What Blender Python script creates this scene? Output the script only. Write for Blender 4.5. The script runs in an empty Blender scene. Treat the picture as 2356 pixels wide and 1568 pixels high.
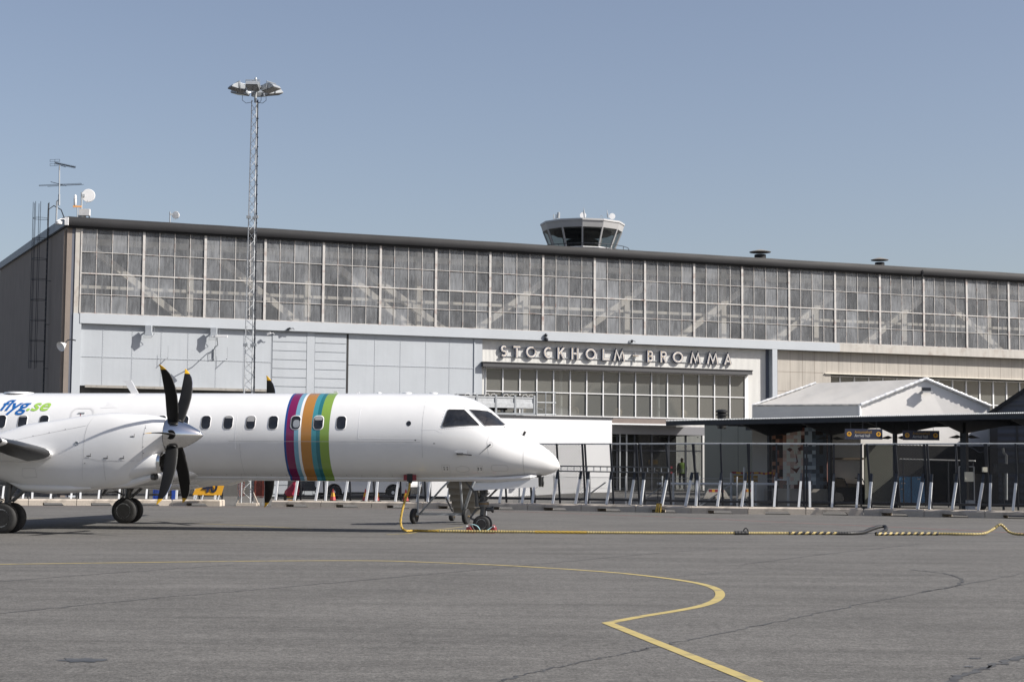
import bpy, bmesh, math, random
from mathutils import Vector, Matrix
random.seed(7)
SC=bpy.context.scene; COL=SC.collection
V=Vector; R=math.radians; PI=math.pi
# ---------------------------------------------------------------- camera and survey helpers
FP=3900.; TH=math.atan((1085-784)/FP); RL=.0071; CH=1.565
FW=V((0,math.cos(TH),math.sin(TH))); _U0=V((0,-math.sin(TH),math.cos(TH)))
RT=V((1,0,0))*math.cos(RL)+_U0*math.sin(RL); UP=V((1,0,0))*-math.sin(RL)+_U0*math.cos(RL)
CP=V((0,0,CH))
def ray(x,y): return FW+RT*((x-1178)/FP)+UP*((784-y)/FP)
def gnd(x,y,z=0.):
    d=ray(x,y); return CP+d*((z-CH)/d.z)
def dep(x,y,Y):
    d=ray(x,y); return CP+d*(Y/d.y)
def pl(x,y,p,n):
    d=ray(x,y); return CP+d*((V(p)-CP).dot(V(n))/d.dot(V(n)))
def interp(T,x):
    if x<=T[0][0]: return T[0][1]
    for (a,b),(c,d) in zip(T,T[1:]):
        if x<=c: return b+(d-b)*(x-a)/(c-a)
    return T[-1][1]
# ---------------------------------------------------------------- materials
MATS={}
def hexc(h):
    h=h.lstrip('#'); r=[int(h[i:i+2],16)/255 for i in (0,2,4)]
    return tuple((c/12.92 if c<=.04045 else ((c+.055)/1.055)**2.4) for c in r)
def mat(name,col,rough=.6,metal=0.,var=0.,vs=3.,streak=0.,bump=0.,bs=20.,dirt=None,spec=.5,emit=0.,coat=0.):
    """principled, with optional large-scale variation, vertical streaks and bump"""
    m=bpy.data.materials.new(name); m.use_nodes=True; nt=m.node_tree; n=nt.nodes; l=nt.links
    b=n['Principled BSDF']; b.inputs['Roughness'].default_value=rough; b.inputs['Metallic'].default_value=metal
    b.inputs['Specular IOR Level'].default_value=spec
    b.inputs['Coat Weight'].default_value=coat
    if isinstance(col,str): col=hexc(col)
    if isinstance(col,(int,float)): col=(col,col,col)
    b.inputs['Base Color'].default_value=(*col,1)
    if emit: b.inputs['Emission Color'].default_value=(*col,1); b.inputs['Emission Strength'].default_value=emit
    tc=n.new('ShaderNodeTexCoord'); cur=None
    def mul(fac_sock,lo,hi,cur):
        mr=n.new('ShaderNodeMapRange'); mr.inputs[1].default_value=.3; mr.inputs[2].default_value=.7
        mr.inputs[3].default_value=lo; mr.inputs[4].default_value=hi; l.new(fac_sock,mr.inputs[0])
        mx=n.new('ShaderNodeVectorMath'); mx.operation='SCALE'
        if cur is None: mx.inputs[0].default_value=col
        else: l.new(cur,mx.inputs[0])
        l.new(mr.outputs[0],mx.inputs['Scale']); return mx.outputs[0]
    if var:
        t=n.new('ShaderNodeTexNoise'); t.inputs['Scale'].default_value=vs; t.inputs['Detail'].default_value=5; l.new(tc.outputs['Object'],t.inputs['Vector'])
        cur=mul(t.outputs[0],1-var,1+var,cur)
    if streak:
        mp=n.new('ShaderNodeMapping'); mp.inputs['Scale'].default_value=(4,4,.25); l.new(tc.outputs['Object'],mp.inputs['Vector'])
        t=n.new('ShaderNodeTexNoise'); t.inputs['Scale'].default_value=1.6; t.inputs['Detail'].default_value=6; l.new(mp.outputs[0],t.inputs['Vector'])
        cur=mul(t.outputs[0],1-streak,1+streak*.5,cur)
    if dirt:
        dc,amt,ds=dirt
        t=n.new('ShaderNodeTexNoise'); t.inputs['Scale'].default_value=ds; t.inputs['Detail'].default_value=7; l.new(tc.outputs['Object'],t.inputs['Vector'])
        mr=n.new('ShaderNodeMapRange'); mr.inputs[1].default_value=.52; mr.inputs[2].default_value=.72; mr.inputs[4].default_value=amt; l.new(t.outputs[0],mr.inputs[0])
        mx=n.new('ShaderNodeMix'); mx.data_type='RGBA'; l.new(mr.outputs[0],mx.inputs[0])
        if cur is None: mx.inputs[6].default_value=(*col,1)
        else: l.new(cur,mx.inputs[6])
        mx.inputs[7].default_value=(*hexc(dc),1); cur=mx.outputs[2]
    if cur is not None: l.new(cur,b.inputs['Base Color'])
    if bump:
        t=n.new('ShaderNodeTexNoise'); t.inputs['Scale'].default_value=bs; t.inputs['Detail'].default_value=4; l.new(tc.outputs['Object'],t.inputs['Vector'])
        bp=n.new('ShaderNodeBump'); bp.inputs['Strength'].default_value=bump; bp.inputs['Distance'].default_value=.05; l.new(t.outputs[0],bp.inputs['Height']); l.new(bp.outputs[0],b.inputs['Normal'])
    MATS[name]=m; return m
def mixtransp(m,keep,veil=None):
    """lets a share of the light straight through (glass, fine mesh)"""
    nt=m.node_tree; n=nt.nodes; l=nt.links; b=n['Principled BSDF']; o=n['Material Output']
    t=n.new('ShaderNodeBsdfTransparent'); x=n.new('ShaderNodeMixShader')
    if hasattr(keep,'links'): l.new(keep,x.inputs[0])
    else: x.inputs[0].default_value=keep
    if veil: t.inputs[0].default_value=(*veil,1)
    l.new(t.outputs[0],x.inputs[1]); l.new(b.outputs[0],x.inputs[2]); l.new(x.outputs[0],o.inputs[0])
    return m
# ---------------------------------------------------------------- mesh builder
WM={}
def tag(o,label=None,cat=None,group=None,kind=None):
    if label: o['label']=label
    if cat: o['category']=cat
    if group: o['group']=group
    if kind: o['kind']=kind
    return o
def thing(name,label,cat,loc=(0,0,0),rz=0.,group=None):
    o=bpy.data.objects.new(name,None); COL.objects.link(o); o.location=loc; o.rotation_euler=(0,0,rz); o.empty_display_size=.3
    WM[o.name]=Matrix.Translation(V(loc))@Matrix.Rotation(rz,4,'Z')
    return tag(o,label,cat,group)
class MB:
    def __init__(s,fr=None):
        s.v=[];s.f=[];s.m=[]; s.fr=fr
    def P(s,p):
        p=V(p)
        if s.fr: o,a,b,c=s.fr; return o+a*p.x+b*p.y+c*p.z
        return p
    def add(s,vs,fs,m=0):
        k=len(s.v); s.v+=[s.P(p) for p in vs]; s.f+=[tuple(i+k for i in f) for f in fs]; s.m+=[m]*len(fs); return s
    def bx(s,x0,x1,y0,y1,z0,z1,m=0):
        return s.add([(x,y,z) for z in (z0,z1) for y in (y0,y1) for x in (x0,x1)],[(0,2,3,1),(4,5,7,6),(0,1,5,4),(2,6,7,3),(0,4,6,2),(1,3,7,5)],m)
    def quad(s,a,b,c,d,m=0): return s.add([a,b,c,d],[(0,1,2,3)],m)
    def poly(s,pts,m=0): return s.add(pts,[tuple(range(len(pts)))],m)
    def prism(s,pts,off,m=0,m2=None):
        """polygon pts (3D, planar) extruded by vector off"""
        n=len(pts); off=V(off); q=[V(p) for p in pts]
        s.add(q+[p+off for p in q],[tuple(range(n)),tuple(range(2*n-1,n-1,-1))],m)
        k=len(s.v)-2*n
        for i in range(n):
            j=(i+1)%n; s.f.append((k+i,k+j,k+n+j,k+n+i)); s.m.append(m if m2 is None else m2)
        return s
    def ring(s,c,u,w,r,n,r2=None):
        r2=r if r2 is None else r2
        return [V(c)+u*(math.cos(2*PI*i/n)*r)+w*(math.sin(2*PI*i/n)*r2) for i in range(n)]
    def loft(s,rings,m=0,c0=True,c1=True,closed=True):
        n=len(rings[0]); k=len(s.v)
        for r in rings: s.v+=[s.P(p) for p in r]
        for a in range(len(rings)-1):
            for i in range(n if closed else n-1):
                j=(i+1)%n; s.f.append((k+a*n+i,k+a*n+j,k+(a+1)*n+j,k+(a+1)*n+i)); s.m.append(m if not callable(m) else m(a,i))
        if c0: s.f.append(tuple(k+i for i in range(n))); s.m.append(m if not callable(m) else 0)
        if c1: s.f.append(tuple(k+(len(rings)-1)*n+i for i in reversed(range(n)))); s.m.append(m if not callable(m) else 0)
        return s
    def tube(s,p,q,r,n=6,m=0,r2=None,cap=True):
        p=V(p);q=V(q);d=(q-p)
        if d.length<1e-6: return s
        d.normalize(); u=d.orthogonal().normalized(); w=d.cross(u)
        return s.loft([s.ring(p,u,w,r,n),s.ring(q,u,w,r if r2 is None else r2,n)],m,cap,cap)
    def path(s,pts,r,n=6,m=0,closed=False):
        pts=[V(p) for p in pts]; rings=[]; u=None
        for i,p in enumerate(pts):
            a=pts[i-1] if i else p; b=pts[i+1] if i<len(pts)-1 else p
            d=(b-a).normalized()
            u=d.orthogonal().normalized() if u is None else (u-d*u.dot(d)).normalized()
            w=d.cross(u); rr=r(i) if callable(r) else r
            rings.append(s.ring(p,u,w,rr,n))
        return s.loft(rings,m)
    def lathe(s,o,d,prof,n=20,m=0,cap=True,u=None):
        o=V(o);d=V(d).normalized(); u=(V(u) if u else d.orthogonal()).normalized(); w=d.cross(u)
        return s.loft([s.ring(o+d*t,u,w,max(r,1e-4),n) for t,r in prof],m,cap,cap)
    def sphere(s,c,r,n=12,m=0,sz=1.):
        c=V(c); return s.lathe(c,(0,0,1),[(-math.cos(PI*i/n)*r*sz,math.sin(PI*i/n)*r) for i in range(n+1)],n*2,m)
    def beam(s,p,q,w,h,up=(0,0,1),m=0):
        p=V(p);q=V(q);d=(q-p).normalized();a=d.cross(V(up)).normalized();b=a.cross(d)
        rg=[[c+a*(sx*w/2)+b*(sz*h/2) for sx,sz in ((-1,-1),(1,-1),(1,1),(-1,1))] for c in (p,q)]
        return s.loft(rg,m)
    def build(s,name,mats,parent=None,smooth=0,local=False,label=None):
        me=bpy.data.meshes.new(name); vs=s.v
        if parent is not None and not local:
            inv=WM[parent.name].inverted(); vs=[inv@p for p in vs]
        me.from_pydata([tuple(p) for p in vs],[],s.f)
        for mm in (mats if isinstance(mats,(list,tuple)) else [mats]): me.materials.append(mm if not isinstance(mm,str) else MATS[mm])
        me.polygons.foreach_set('material_index',s.m); me.update()
        bm=bmesh.new(); bm.from_mesh(me); bmesh.ops.remove_doubles(bm,verts=bm.verts,dist=1e-5); bmesh.ops.recalc_face_normals(bm,faces=bm.faces)
        if smooth:
            for f in bm.faces: f.smooth=True
        bm.to_mesh(me); bm.free()
        if smooth: me.set_sharp_from_angle(angle=R(smooth))
        o=bpy.data.objects.new(name,me); COL.objects.link(o)
        if parent is not None: o.parent=parent; WM[o.name]=WM[parent.name]
        else: WM[o.name]=Matrix.Identity(4)
        if label: o['label']=label
        return o
def copy_tree(o,loc=None,rz=None,label=None,parent=None):
    c=o.copy(); COL.objects.link(c)
    if parent: c.parent=parent
    else:
        if loc is not None: c.location=loc
        if rz is not None: c.rotation_euler=(0,0,rz)
        WM[c.name]=Matrix.Translation(c.location)@Matrix.Rotation(c.rotation_euler.z,4,'Z')
        if label: c['label']=label
    for ch in [x for x in bpy.data.objects if x.parent==o]: copy_tree(ch,parent=c)
    return c
def frame_at(o,ex,ey): # builder frame
    ex=V(ex).normalized(); ey=V(ey).normalized(); return (V(o),ex,ey,V((0,0,1)))
def text_mesh(body,size,bold=0.,shear=0.,align='LEFT',ext=0.,space=1.):
    """mesh data of a line of lettering in the x,y plane"""
    cu=bpy.data.curves.new('lettering','FONT'); cu.body=body; cu.size=size; cu.offset=bold; cu.shear=shear; cu.align_x=align; cu.extrude=ext; cu.space_character=space
    cu.resolution_u=4
    ob=bpy.data.objects.new('lettering',cu); COL.objects.link(ob); dg=bpy.context.evaluated_depsgraph_get()
    me=bpy.data.meshes.new_from_object(ob.evaluated_get(dg)); bpy.data.objects.remove(ob); bpy.data.curves.remove(cu)
    return me
def lettering(name,body,size,fn,m,parent,bold=0.,shear=0.,align='LEFT',cuts=(),local=False,space=1.):
    me=text_mesh(body,size,bold,shear,align,space=space); bm=bmesh.new(); bm.from_mesh(me)
    for c in cuts: bmesh.ops.bisect_plane(bm,geom=bm.verts[:]+bm.edges[:]+bm.faces[:],plane_co=(0,c,0),plane_no=(0,1,0))
    inv=Matrix.Identity(4) if local else WM[parent.name].inverted()
    for v in bm.verts: v.co=inv@fn(v.co.x,v.co.y)
    bm.to_mesh(me); bm.free(); me.materials.clear(); me.materials.append(MATS[m]); me.name=name
    o=bpy.data.objects.new(name,me); COL.objects.link(o); o.parent=parent; WM[o.name]=WM[parent.name]; return o
# ---------------------------------------------------------------- palette
mat('white_paint',.74,.28,coat=.3,var=.02,vs=2)
mat('off_white',.66,.45,var=.03,vs=2,dirt=('#8a8781',.25,1.5))
mat('blue_grey_paint',hexc('#abb0b5'),.55,var=.035,vs=.7,streak=.03,bump=.08,bs=3)
mat('blue_grey_band',hexc('#afb4b9'),.5,var=.03,vs=.6)
mat('rusty_band',hexc('#b3afa8'),.6,var=.06,vs=.9,streak=.10,dirt=('#6b4a33',.35,2.2))
mat('beige_panel',hexc('#aaa49b'),.7,var=.06,vs=.6,streak=.14,bump=.05,bs=6)
mat('slate_recess',hexc('#5c606b'),.6,var=.05)
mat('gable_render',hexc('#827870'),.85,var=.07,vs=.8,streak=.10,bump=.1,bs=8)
mat('roof_felt',hexc('#262628'),.62,var=.12,vs=.9,bump=.3,bs=.9,spec=.3)
mat('grid_bar',hexc('#bcb9b5'),.55,var=.08,vs=3,dirt=('#7a4a3a',.55,3.5))
mat('truss_steel',hexc('#e2dccf'),.7,var=.05)
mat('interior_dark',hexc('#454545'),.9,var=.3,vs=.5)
mat('letter_face',.72,.4)
mat('tower_paint',.43,.5,var=.05,vs=1)
mat('corrugated',hexc('#b2b1ac'),.5,var=.03,vs=1)
mat('white_frame',.78,.4)
mat('dark_strip',hexc('#3a3a3c'),.5,var=.05)
mat('galv',hexc('#9fa3a6'),.42,metal=.35,var=.10,vs=6)
mat('galv_bright',hexc('#b9bcbe'),.5,metal=.15,var=.10,vs=8,dirt=('#77797a',.3,6))
mat('brace_zinc',hexc('#cfd1d3'),.6,var=.05,vs=8)
mat('dark_steel',hexc('#34373d'),.45,metal=.4,var=.12,vs=4)
mat('black_metal',.02,.45)
mat('mid_metal',.12,.4,metal=.6,var=.2,vs=8)
mat('chrome',.75,.12,metal=1.,var=.05,vs=3)
mat('rubber',.022,.75,var=.25,vs=9,bump=.1,bs=40)
mat('rubber_worn',.06,.8,var=.3,vs=12)
mat('prop_black',.010,.55,spec=.25,var=.15,vs=5)
mat('prop_yellow',hexc('#d8a827'),.4)
mat('boot_black',.018,.32,var=.2,vs=3)
mat('glass_dark',.014,.04,spec=1.,var=.6,vs=5)
mat('concrete',hexc('#b9afa2'),.85,var=.10,vs=2.5,bump=.25,bs=30,dirt=('#5e5850',.5,2.3))
mat('white_wall',.76,.7,var=.015,vs=1,bump=.03,bs=8)
mat('tent_pvc',hexc('#c2bfba'),.5,var=.03,vs=1.2,bump=.35,bs=1.6,dirt=('#a39e97',.2,.9))
mat('cable_yellow',hexc('#b89a42'),.55,var=.12,vs=14)
mat('cable_cream',hexc('#b8a56c'),.6,var=.12,vs=9,dirt=('#6b5f3d',.4,6))
mat('line_yellow',hexc('#ab9a62'),.75,var=.08,vs=5,dirt=('#6f6b5e',.75,3.5))
mat('line_red',hexc('#8a5a58'),.8,var=.12,vs=2,dirt=('#6c6966',.8,2.5))
mat('red_plastic',hexc('#7e2f34'),.5,var=.1,vs=3)
mat('red_tarp',hexc('#8f2038'),.35,var=.1,vs=3,bump=.6,bs=5)
mat('orange_net',hexc('#8a3a28'),.7)
mat('sign_yellow',hexc('#d29a24'),.45)
mat('sign_navy',hexc('#23283c'),.45)
mat('navy_side',hexc('#20294a'),.45)
mat('neon_gold',hexc('#c9a35a'),.3)
mat('cable_gap',(.10,.085,.04),.7)
mat('txt_blue',hexc('#1c5a9c'),.4)
mat('txt_green',hexc('#95bd52'),.4)
mat('txt_ochre',hexc('#95732a'),.5)
mat('txt_white',.45,.5)
mat('panel_line',.42,.5)
mat('panel_dark',.05,.5)
mat('pale_line',.9,.4)
mat('vest_lime',hexc('#7c9c3c'),.7)
mat('cloth_dark',hexc('#23252c'),.9)
mat('skin',hexc('#b98a70'),.6)
mat('hair_dark',hexc('#3a2c22'),.8)
mat('tarp_blue',hexc('#4c88b8'),.6,var=.1,vs=2)
mat('black_plastic',.015,.5)
mat('stripe_red',hexc('#8c2030'),.4)
mat('orange_lamp',hexc('#d07a2a'),.4)
mat('lens',.5,.1)
mat('warm_lamp',hexc('#b8a48c'),.4)
mat('tan_rail',hexc('#c58e54'),.5)
mat('tar',.06,.7,var=.5,vs=6)
mat('oil_stain',.05,.5,var=.5,vs=3)

mat('wire_grey',hexc('#6c6f71'),.6,metal=.2)
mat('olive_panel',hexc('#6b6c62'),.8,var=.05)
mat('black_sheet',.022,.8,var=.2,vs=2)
# ---------------------------------------------------------------- special materials
def m_hangar_glass():
    m=mat('hangar_glass',hexc('#6c6f72'),.22); nt=m.node_tree;n=nt.nodes;l=nt.links;b=n['Principled BSDF']
    tc=n.new('ShaderNodeTexCoord')
    mp=n.new('ShaderNodeMapping'); mp.inputs['Scale'].default_value=(3.2,3.2,.42); l.new(tc.outputs['Object'],mp.inputs[0])
    t=n.new('ShaderNodeTexNoise'); t.inputs['Scale'].default_value=3.4; t.inputs['Detail'].default_value=7; t.inputs['Roughness'].default_value=.62; l.new(mp.outputs[0],t.inputs['Vector'])
    t2=n.new('ShaderNodeTexNoise'); t2.inputs['Scale'].default_value=.9; t2.inputs['Detail'].default_value=4; l.new(tc.outputs['Object'],t2.inputs['Vector'])
    a=n.new('ShaderNodeMath'); a.operation='MULTIPLY_ADD'; l.new(t2.outputs[0],a.inputs[0]); a.inputs[1].default_value=.7; l.new(t.outputs[0],a.inputs[2])
    r=n.new('ShaderNodeMapRange'); r.inputs[1].default_value=.66; r.inputs[2].default_value=1.06; r.inputs[3].default_value=.45; r.inputs[4].default_value=.64; l.new(a.outputs[0],r.inputs[0])
    at=n.new('ShaderNodeAttribute'); at.attribute_name='pane'
    pm=n.new('ShaderNodeMath'); pm.operation='MULTIPLY_ADD'; l.new(at.outputs['Fac'],pm.inputs[0]); pm.inputs[1].default_value=.10; l.new(r.outputs[0],pm.inputs[2])
    cr=n.new('ShaderNodeValToRGB'); e=cr.color_ramp.elements; e[0].color=(*hexc('#75777a'),1); e[1].color=(*hexc('#abaeb2'),1); e[0].position=.40; e[1].position=.95
    mm=n.new('ShaderNodeMath'); mm.operation='MULTIPLY_ADD'; l.new(at.outputs['Fac'],mm.inputs[0]); mm.inputs[1].default_value=.30; l.new(r.outputs[0],mm.inputs[2])
    l.new(mm.outputs[0],cr.inputs[0]); l.new(cr.outputs[0],b.inputs['Base Color'])
    b.inputs['Specular IOR Level'].default_value=.35
    mixtransp(m,pm.outputs[0])
m_hangar_glass()
def m_clear(name,keep,col,rough=.04,tint=(.75,.78,.76)):
    m=mat(name,col,rough,spec=.8); mixtransp(m,keep,tint)
m_clear('terminal_glass',.60,(.20,.202,.19))
m_clear('cab_glass',.42,(.02,.022,.024))
m_clear('door_glass',.6,(.012,.012,.012))
mat('wire_mesh_fine',.045,.7); mixtransp(MATS['wire_mesh_fine'],.27)
def m_corr(name,col,scale,axis,st=.8):
    m=mat(name,col,.5,var=.03,vs=.7,streak=.04); nt=m.node_tree;n=nt.nodes;l=nt.links;b=n['Principled BSDF']
    tc=n.new('ShaderNodeTexCoord'); w=n.new('ShaderNodeTexWave'); w.bands_direction=axis; w.inputs['Scale'].default_value=scale; l.new(tc.outputs['Object'],w.inputs[0])
    bp=n.new('ShaderNodeBump'); bp.inputs['Strength'].default_value=st; bp.inputs['Distance'].default_value=.03; l.new(w.outputs[0],bp.inputs['Height']); l.new(bp.outputs[0],b.inputs['Normal'])
m_corr('sign_cladding',hexc('#cfceca'),4.2,'X',.45); m_corr('ribbed_dark',hexc('#4a4d55'),.95,'Z',1.)
def m_asphalt():
    m=mat('asphalt',.105,.86,spec=.25); nt=m.node_tree;n=nt.nodes;l=nt.links;b=n['Principled BSDF']
    tc=n.new('ShaderNodeTexCoord'); P=tc.outputs['Object']
    def noise(sc,det,rough=.5,stretch=None):
        t=n.new('ShaderNodeTexNoise'); t.inputs['Scale'].default_value=sc; t.inputs['Detail'].default_value=det; t.inputs['Roughness'].default_value=rough
        if stretch:
            mp=n.new('ShaderNodeMapping'); mp.inputs['Scale'].default_value=stretch[0]; mp.inputs['Rotation'].default_value=(0,0,R(stretch[1])); l.new(P,mp.inputs[0]); l.new(mp.outputs[0],t.inputs[0])
        else: l.new(P,t.inputs[0])
        return t.outputs[0]
    def rng(s,a,b_,lo,hi):
        r=n.new('ShaderNodeMapRange'); r.inputs[1].default_value=a; r.inputs[2].default_value=b_; r.inputs[3].default_value=lo; r.inputs[4].default_value=hi; l.new(s,r.inputs[0]); return r.outputs[0]
    def mul(a,b_):
        x=n.new('ShaderNodeMath'); x.operation='MULTIPLY'; l.new(a,x.inputs[0]); l.new(b_,x.inputs[1]); return x.outputs[0]
    k=rng(noise(38,3,.7),.3,.7,.45,1.6)
    k=mul(k,rng(noise(11,4,.7),.3,.7,.70,1.34))
    k=mul(k,rng(noise(3.2,5,.7),.35,.7,.90,1.12))
    k=mul(k,rng(noise(.35,5,.6),.3,.7,.88,1.10))
    k=mul(k,rng(noise(.5,5,.65,((.25,2.6,1),8)),.35,.7,1.06,.80))
    k=mul(k,rng(noise(.8,4,.6,((.3,2.2,1),-24)),.55,.72,1.0,.80))
    # bright stone chips
    vo=n.new('ShaderNodeTexVoronoi'); vo.inputs['Scale'].default_value=6; l.new(P,vo.inputs[0])
    chip=rng(vo.outputs[0],.035,.05,2.2,1.)
    k=mul(k,chip)
    # fine irregular cracks
    vc=n.new('ShaderNodeTexVoronoi'); vc.feature='DISTANCE_TO_EDGE'; vc.inputs['Scale'].default_value=.16
    nz=n.new('ShaderNodeTexNoise'); nz.inputs['Scale'].default_value=.9; nz.inputs['Detail'].default_value=5; l.new(P,nz.inputs[0])
    mv=n.new('ShaderNodeVectorMath'); mv.operation='MULTIPLY_ADD'; l.new(nz.outputs['Color'],mv.inputs[0]); mv.inputs[1].default_value=(1.4,1.4,0); l.new(P,mv.inputs[2]); l.new(mv.outputs[0],vc.inputs[0])
    crack=rng(vc.outputs[0],.0008,.003,.84,1.)
    k=mul(k,crack)
    mx=n.new('ShaderNodeVectorMath'); mx.operation='SCALE'; mx.inputs[0].default_value=(.121,.1165,.1095); l.new(k,mx.inputs['Scale']); l.new(mx.outputs[0],b.inputs['Base Color'])
    bp=n.new('ShaderNodeBump'); bp.inputs['Strength'].default_value=.55; bp.inputs['Distance'].default_value=.012; l.new(noise(45,3,.7),bp.inputs['Height']); l.new(bp.outputs[0],b.inputs['Normal'])
m_asphalt()
# ---------------------------------------------------------------- ground
BLK=[(-200,1161.3),(60,1161.8),(440,1162.8),(740,1166.3),(972,1169),(1215,1172.8),(1462,1177),(1590,1180),(1721,1182),(1987,1184.8),(2266,1190.9),(2552,1196)]
FL=[gnd(x,y) for x,y in BLK]; FL2=[(p.x,p.y) for p in FL]
def fline(x): return interp(FL2,x)
def gz(x,y):
    d=(y-fline(x))*.95
    if d<3: return 0.
    if d<14: return .011*(d-3)*14/11
    if d<21:
        t=(d-14)/7; return .154+(.54-.154)*t*t*(3-2*t)
    return .54
def ground():
    xs=[-1500,-500,-200,-100]+[-60+3*i for i in range(41)]+[100,200,500,1500]
    ys=[-200,-20,0,10,20,30,40,50,58]+[60+1.5*i for i in range(36)]+[120,150,250,500,1500]
    b=MB(); n=len(xs)
    b.add([(x,y,gz(x,y)) for y in ys for x in xs],[(j*n+i,j*n+i+1,(j+1)*n+i+1,(j+1)*n+i) for j in range(len(ys)-1) for i in range(n-1)])
    tag(b.build('ground','asphalt',smooth=40),kind='structure')
ground()
def strip(name,pts,w,m,z=.004,closed=False,wf=None):
    b=MB(); q=[V((p[0],p[1],0)) for p in pts]; L=[]
    for i,p in enumerate(q):
        a=q[max(i-1,0)];c=q[min(i+1,len(q)-1)]; d1=(p-a).normalized() if i else (c-p).normalized(); d2=(c-p).normalized() if i<len(q)-1 else d1
        nn=V((-d1.y,d1.x,0)); t=(d1+d2).normalized(); mm=V((-t.y,t.x,0)); k=w/2/max(mm.dot(nn),.35)
        if wf: k*=wf(i)
        L.append((p+mm*k,p-mm*k))
    for (a,c),(d,e) in zip(L,L[1:]): b.quad((a.x,a.y,z),(c.x,c.y,z),(e.x,e.y,z),(d.x,d.y,z))
    return tag(b.build(name,m),kind='structure')
def spline(pts,k=8):
    """catmull-rom through points"""
    pts=[V(p) for p in pts]; out=[]
    P=[pts[0]*2-pts[1]]+pts+[pts[-1]*2-pts[-2]]
    for i in range(1,len(P)-2):
        for j in range(k):
            t=j/k; a,b,c,d=P[i-1:i+3]
            out.append(.5*((2*b)+(c-a)*t+(2*a-5*b+4*c-d)*t*t+(3*b-a-3*c+d)*t**3))
    return out+[pts[-1]]
yl=[(-260,1301),(0,1297.5),(300,1293.5),(600,1290),(855,1289.3),(1000,1293.5),(1178,1301),(1400,1315.5),(1520,1328),(1600,1340),(1643,1352),(1657,1366),(1646,1381),(1612,1393.5),(1560,1404),(1480,1417),(1398,1432.5)]
strip('yellow_guide_line',spline([gnd(*p) for p in yl],8)+[gnd(1735,1567),gnd(2200,1760)],.125,'line_yellow')
strip('yellow_stand_line',[gnd(*p) for p in ((440,1203),(575,1208.5),(720,1217))],.09,'line_yellow')
strip('yellow_lead_line',[gnd(*p) for p in ((890,1229),(935,1227),(998,1218.5),(1065,1211.5))],.09,'line_yellow')
strip('yellow_gear_line',[gnd(*p) for p in ((60,1192),(215,1194),(300,1196))],.09,'line_yellow')
strip('red_boundary_line',spline([gnd(*p) for p in ((-200,1164),(200,1164.5),(500,1166),(760,1169),(1000,1172.5),(1208,1177),(1500,1187),(1797,1200.5),(2100,1214),(2400,1228))],4),.14,'line_red')
random.seed(3)
for k,(pp,w) in enumerate([([(0,1337),(250,1318),(560,1297)],.05),([(-20,1413),(350,1376),(700,1346),(1178,1303),(1500,1273),(1700,1259)],.05),([(1120,1573),(1290,1532),(1450,1500),(1530,1482),(1800,1427),(2100,1366),(2380,1314)],.045),([(1700,1299),(1900,1274),(2120,1250)],.05),([(2120,1600),(2240,1545),(2370,1505)],.12),([(1220,1184),(1480,1192),(1900,1213),(2356,1236)],.09),([(1500,1330),(1760,1312),(2010,1320),(2150,1322)],.03),([(2100,1310),(2180,1320),(2214,1334),(2195,1348),(2120,1362)],.07)]):
    q=spline([gnd(*p) for p in pp],24); q=[V((p.x+random.uniform(-.03,.03),p.y+random.uniform(-.05,.05),0)) for p in q]
    strip('tar_seam',q,w*.8,'tar',z=.003,wf=lambda i:random.uniform(.25,1.1))
for (x,y,w,h) in ((190,1518,62,6),(2243,1514,18,1.6),(2228,1533,14,1.6)):
    b=MB(); pts=[]
    for i in range(40):
        a=2*PI*i/40; r=.55+.45*abs(math.sin(3.3*a+1))*random.uniform(.6,1.1); p=gnd(x+math.cos(a)*w*r,y+math.sin(a)*h*r); pts.append((p.x,p.y,.003))
    b.poly(pts); tag(b.build('oil_stain','oil_stain'),kind='structure')
# ---------------------------------------------------------------- hangar terminal
P0=V((-22.068,86,0)); FD=V((.93111,.36474,0)).normalized(); FN=V((.36474,-.93111,0)).normalized()
FR=(P0,FD,FN,V((0,0,1)))   # x along the front, y out towards the apron, z up
SMAX=76.8
hangar=thing('hangar_terminal','long grey hangar terminal with a high band of dirty windows and dark roof edge','building',P0)
def H(): return MB(FR)
# roof and fascia
def roofz(y): return 14.34+(-y)*.053
b=H(); 
b.prism([(-.72,.25,14.30),(-.72,-42,roofz(-42)),(-.72,-42,16.3),(-.72,.25,14.1)],(SMAX+1.4,0,0)); b.build('roof','roof_felt',hangar,local=False)
b=H(); nseg=60
random.seed(11)
rows=[]
for i in range(nseg+1):
    s_=-.70+(SMAX+1.4)*i/nseg; d=.05+random.uniform(-.012,.012)
    rows.append([(s_,.16,13.88),(s_,.26,13.90),(s_,.25+d,14.0),(s_,.23+d*1.2,14.2),(s_,.22,14.36+random.uniform(-.008,.008)),(s_,-.6,14.42)])
b.loft(rows,0,False,False,False); b.bx(-.70,SMAX,.04,.14,13.80,13.90); b.build('roof_fascia','roof_felt',hangar,smooth=35)
b=H(); gp=[(-.69,0,0),(-.69,-41.5,0),(-.69,-41.5,16.2),(-.69,-.02,13.86)]
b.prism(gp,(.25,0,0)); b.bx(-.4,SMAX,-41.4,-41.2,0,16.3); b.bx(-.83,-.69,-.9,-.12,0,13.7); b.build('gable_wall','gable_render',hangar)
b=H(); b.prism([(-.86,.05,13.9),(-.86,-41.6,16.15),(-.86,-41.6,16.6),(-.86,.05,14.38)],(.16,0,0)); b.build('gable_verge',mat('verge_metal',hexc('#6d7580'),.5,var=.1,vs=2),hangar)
b=H(); b.bx(-.44,-.27,-.6,-.03,0,13.8); b.build('corner_strip','slate_recess',hangar)
b=H(); b.bx(-.27,.05,-.6,.02,9.46,13.8); b.build('pilaster','rusty_band',hangar)
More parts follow.
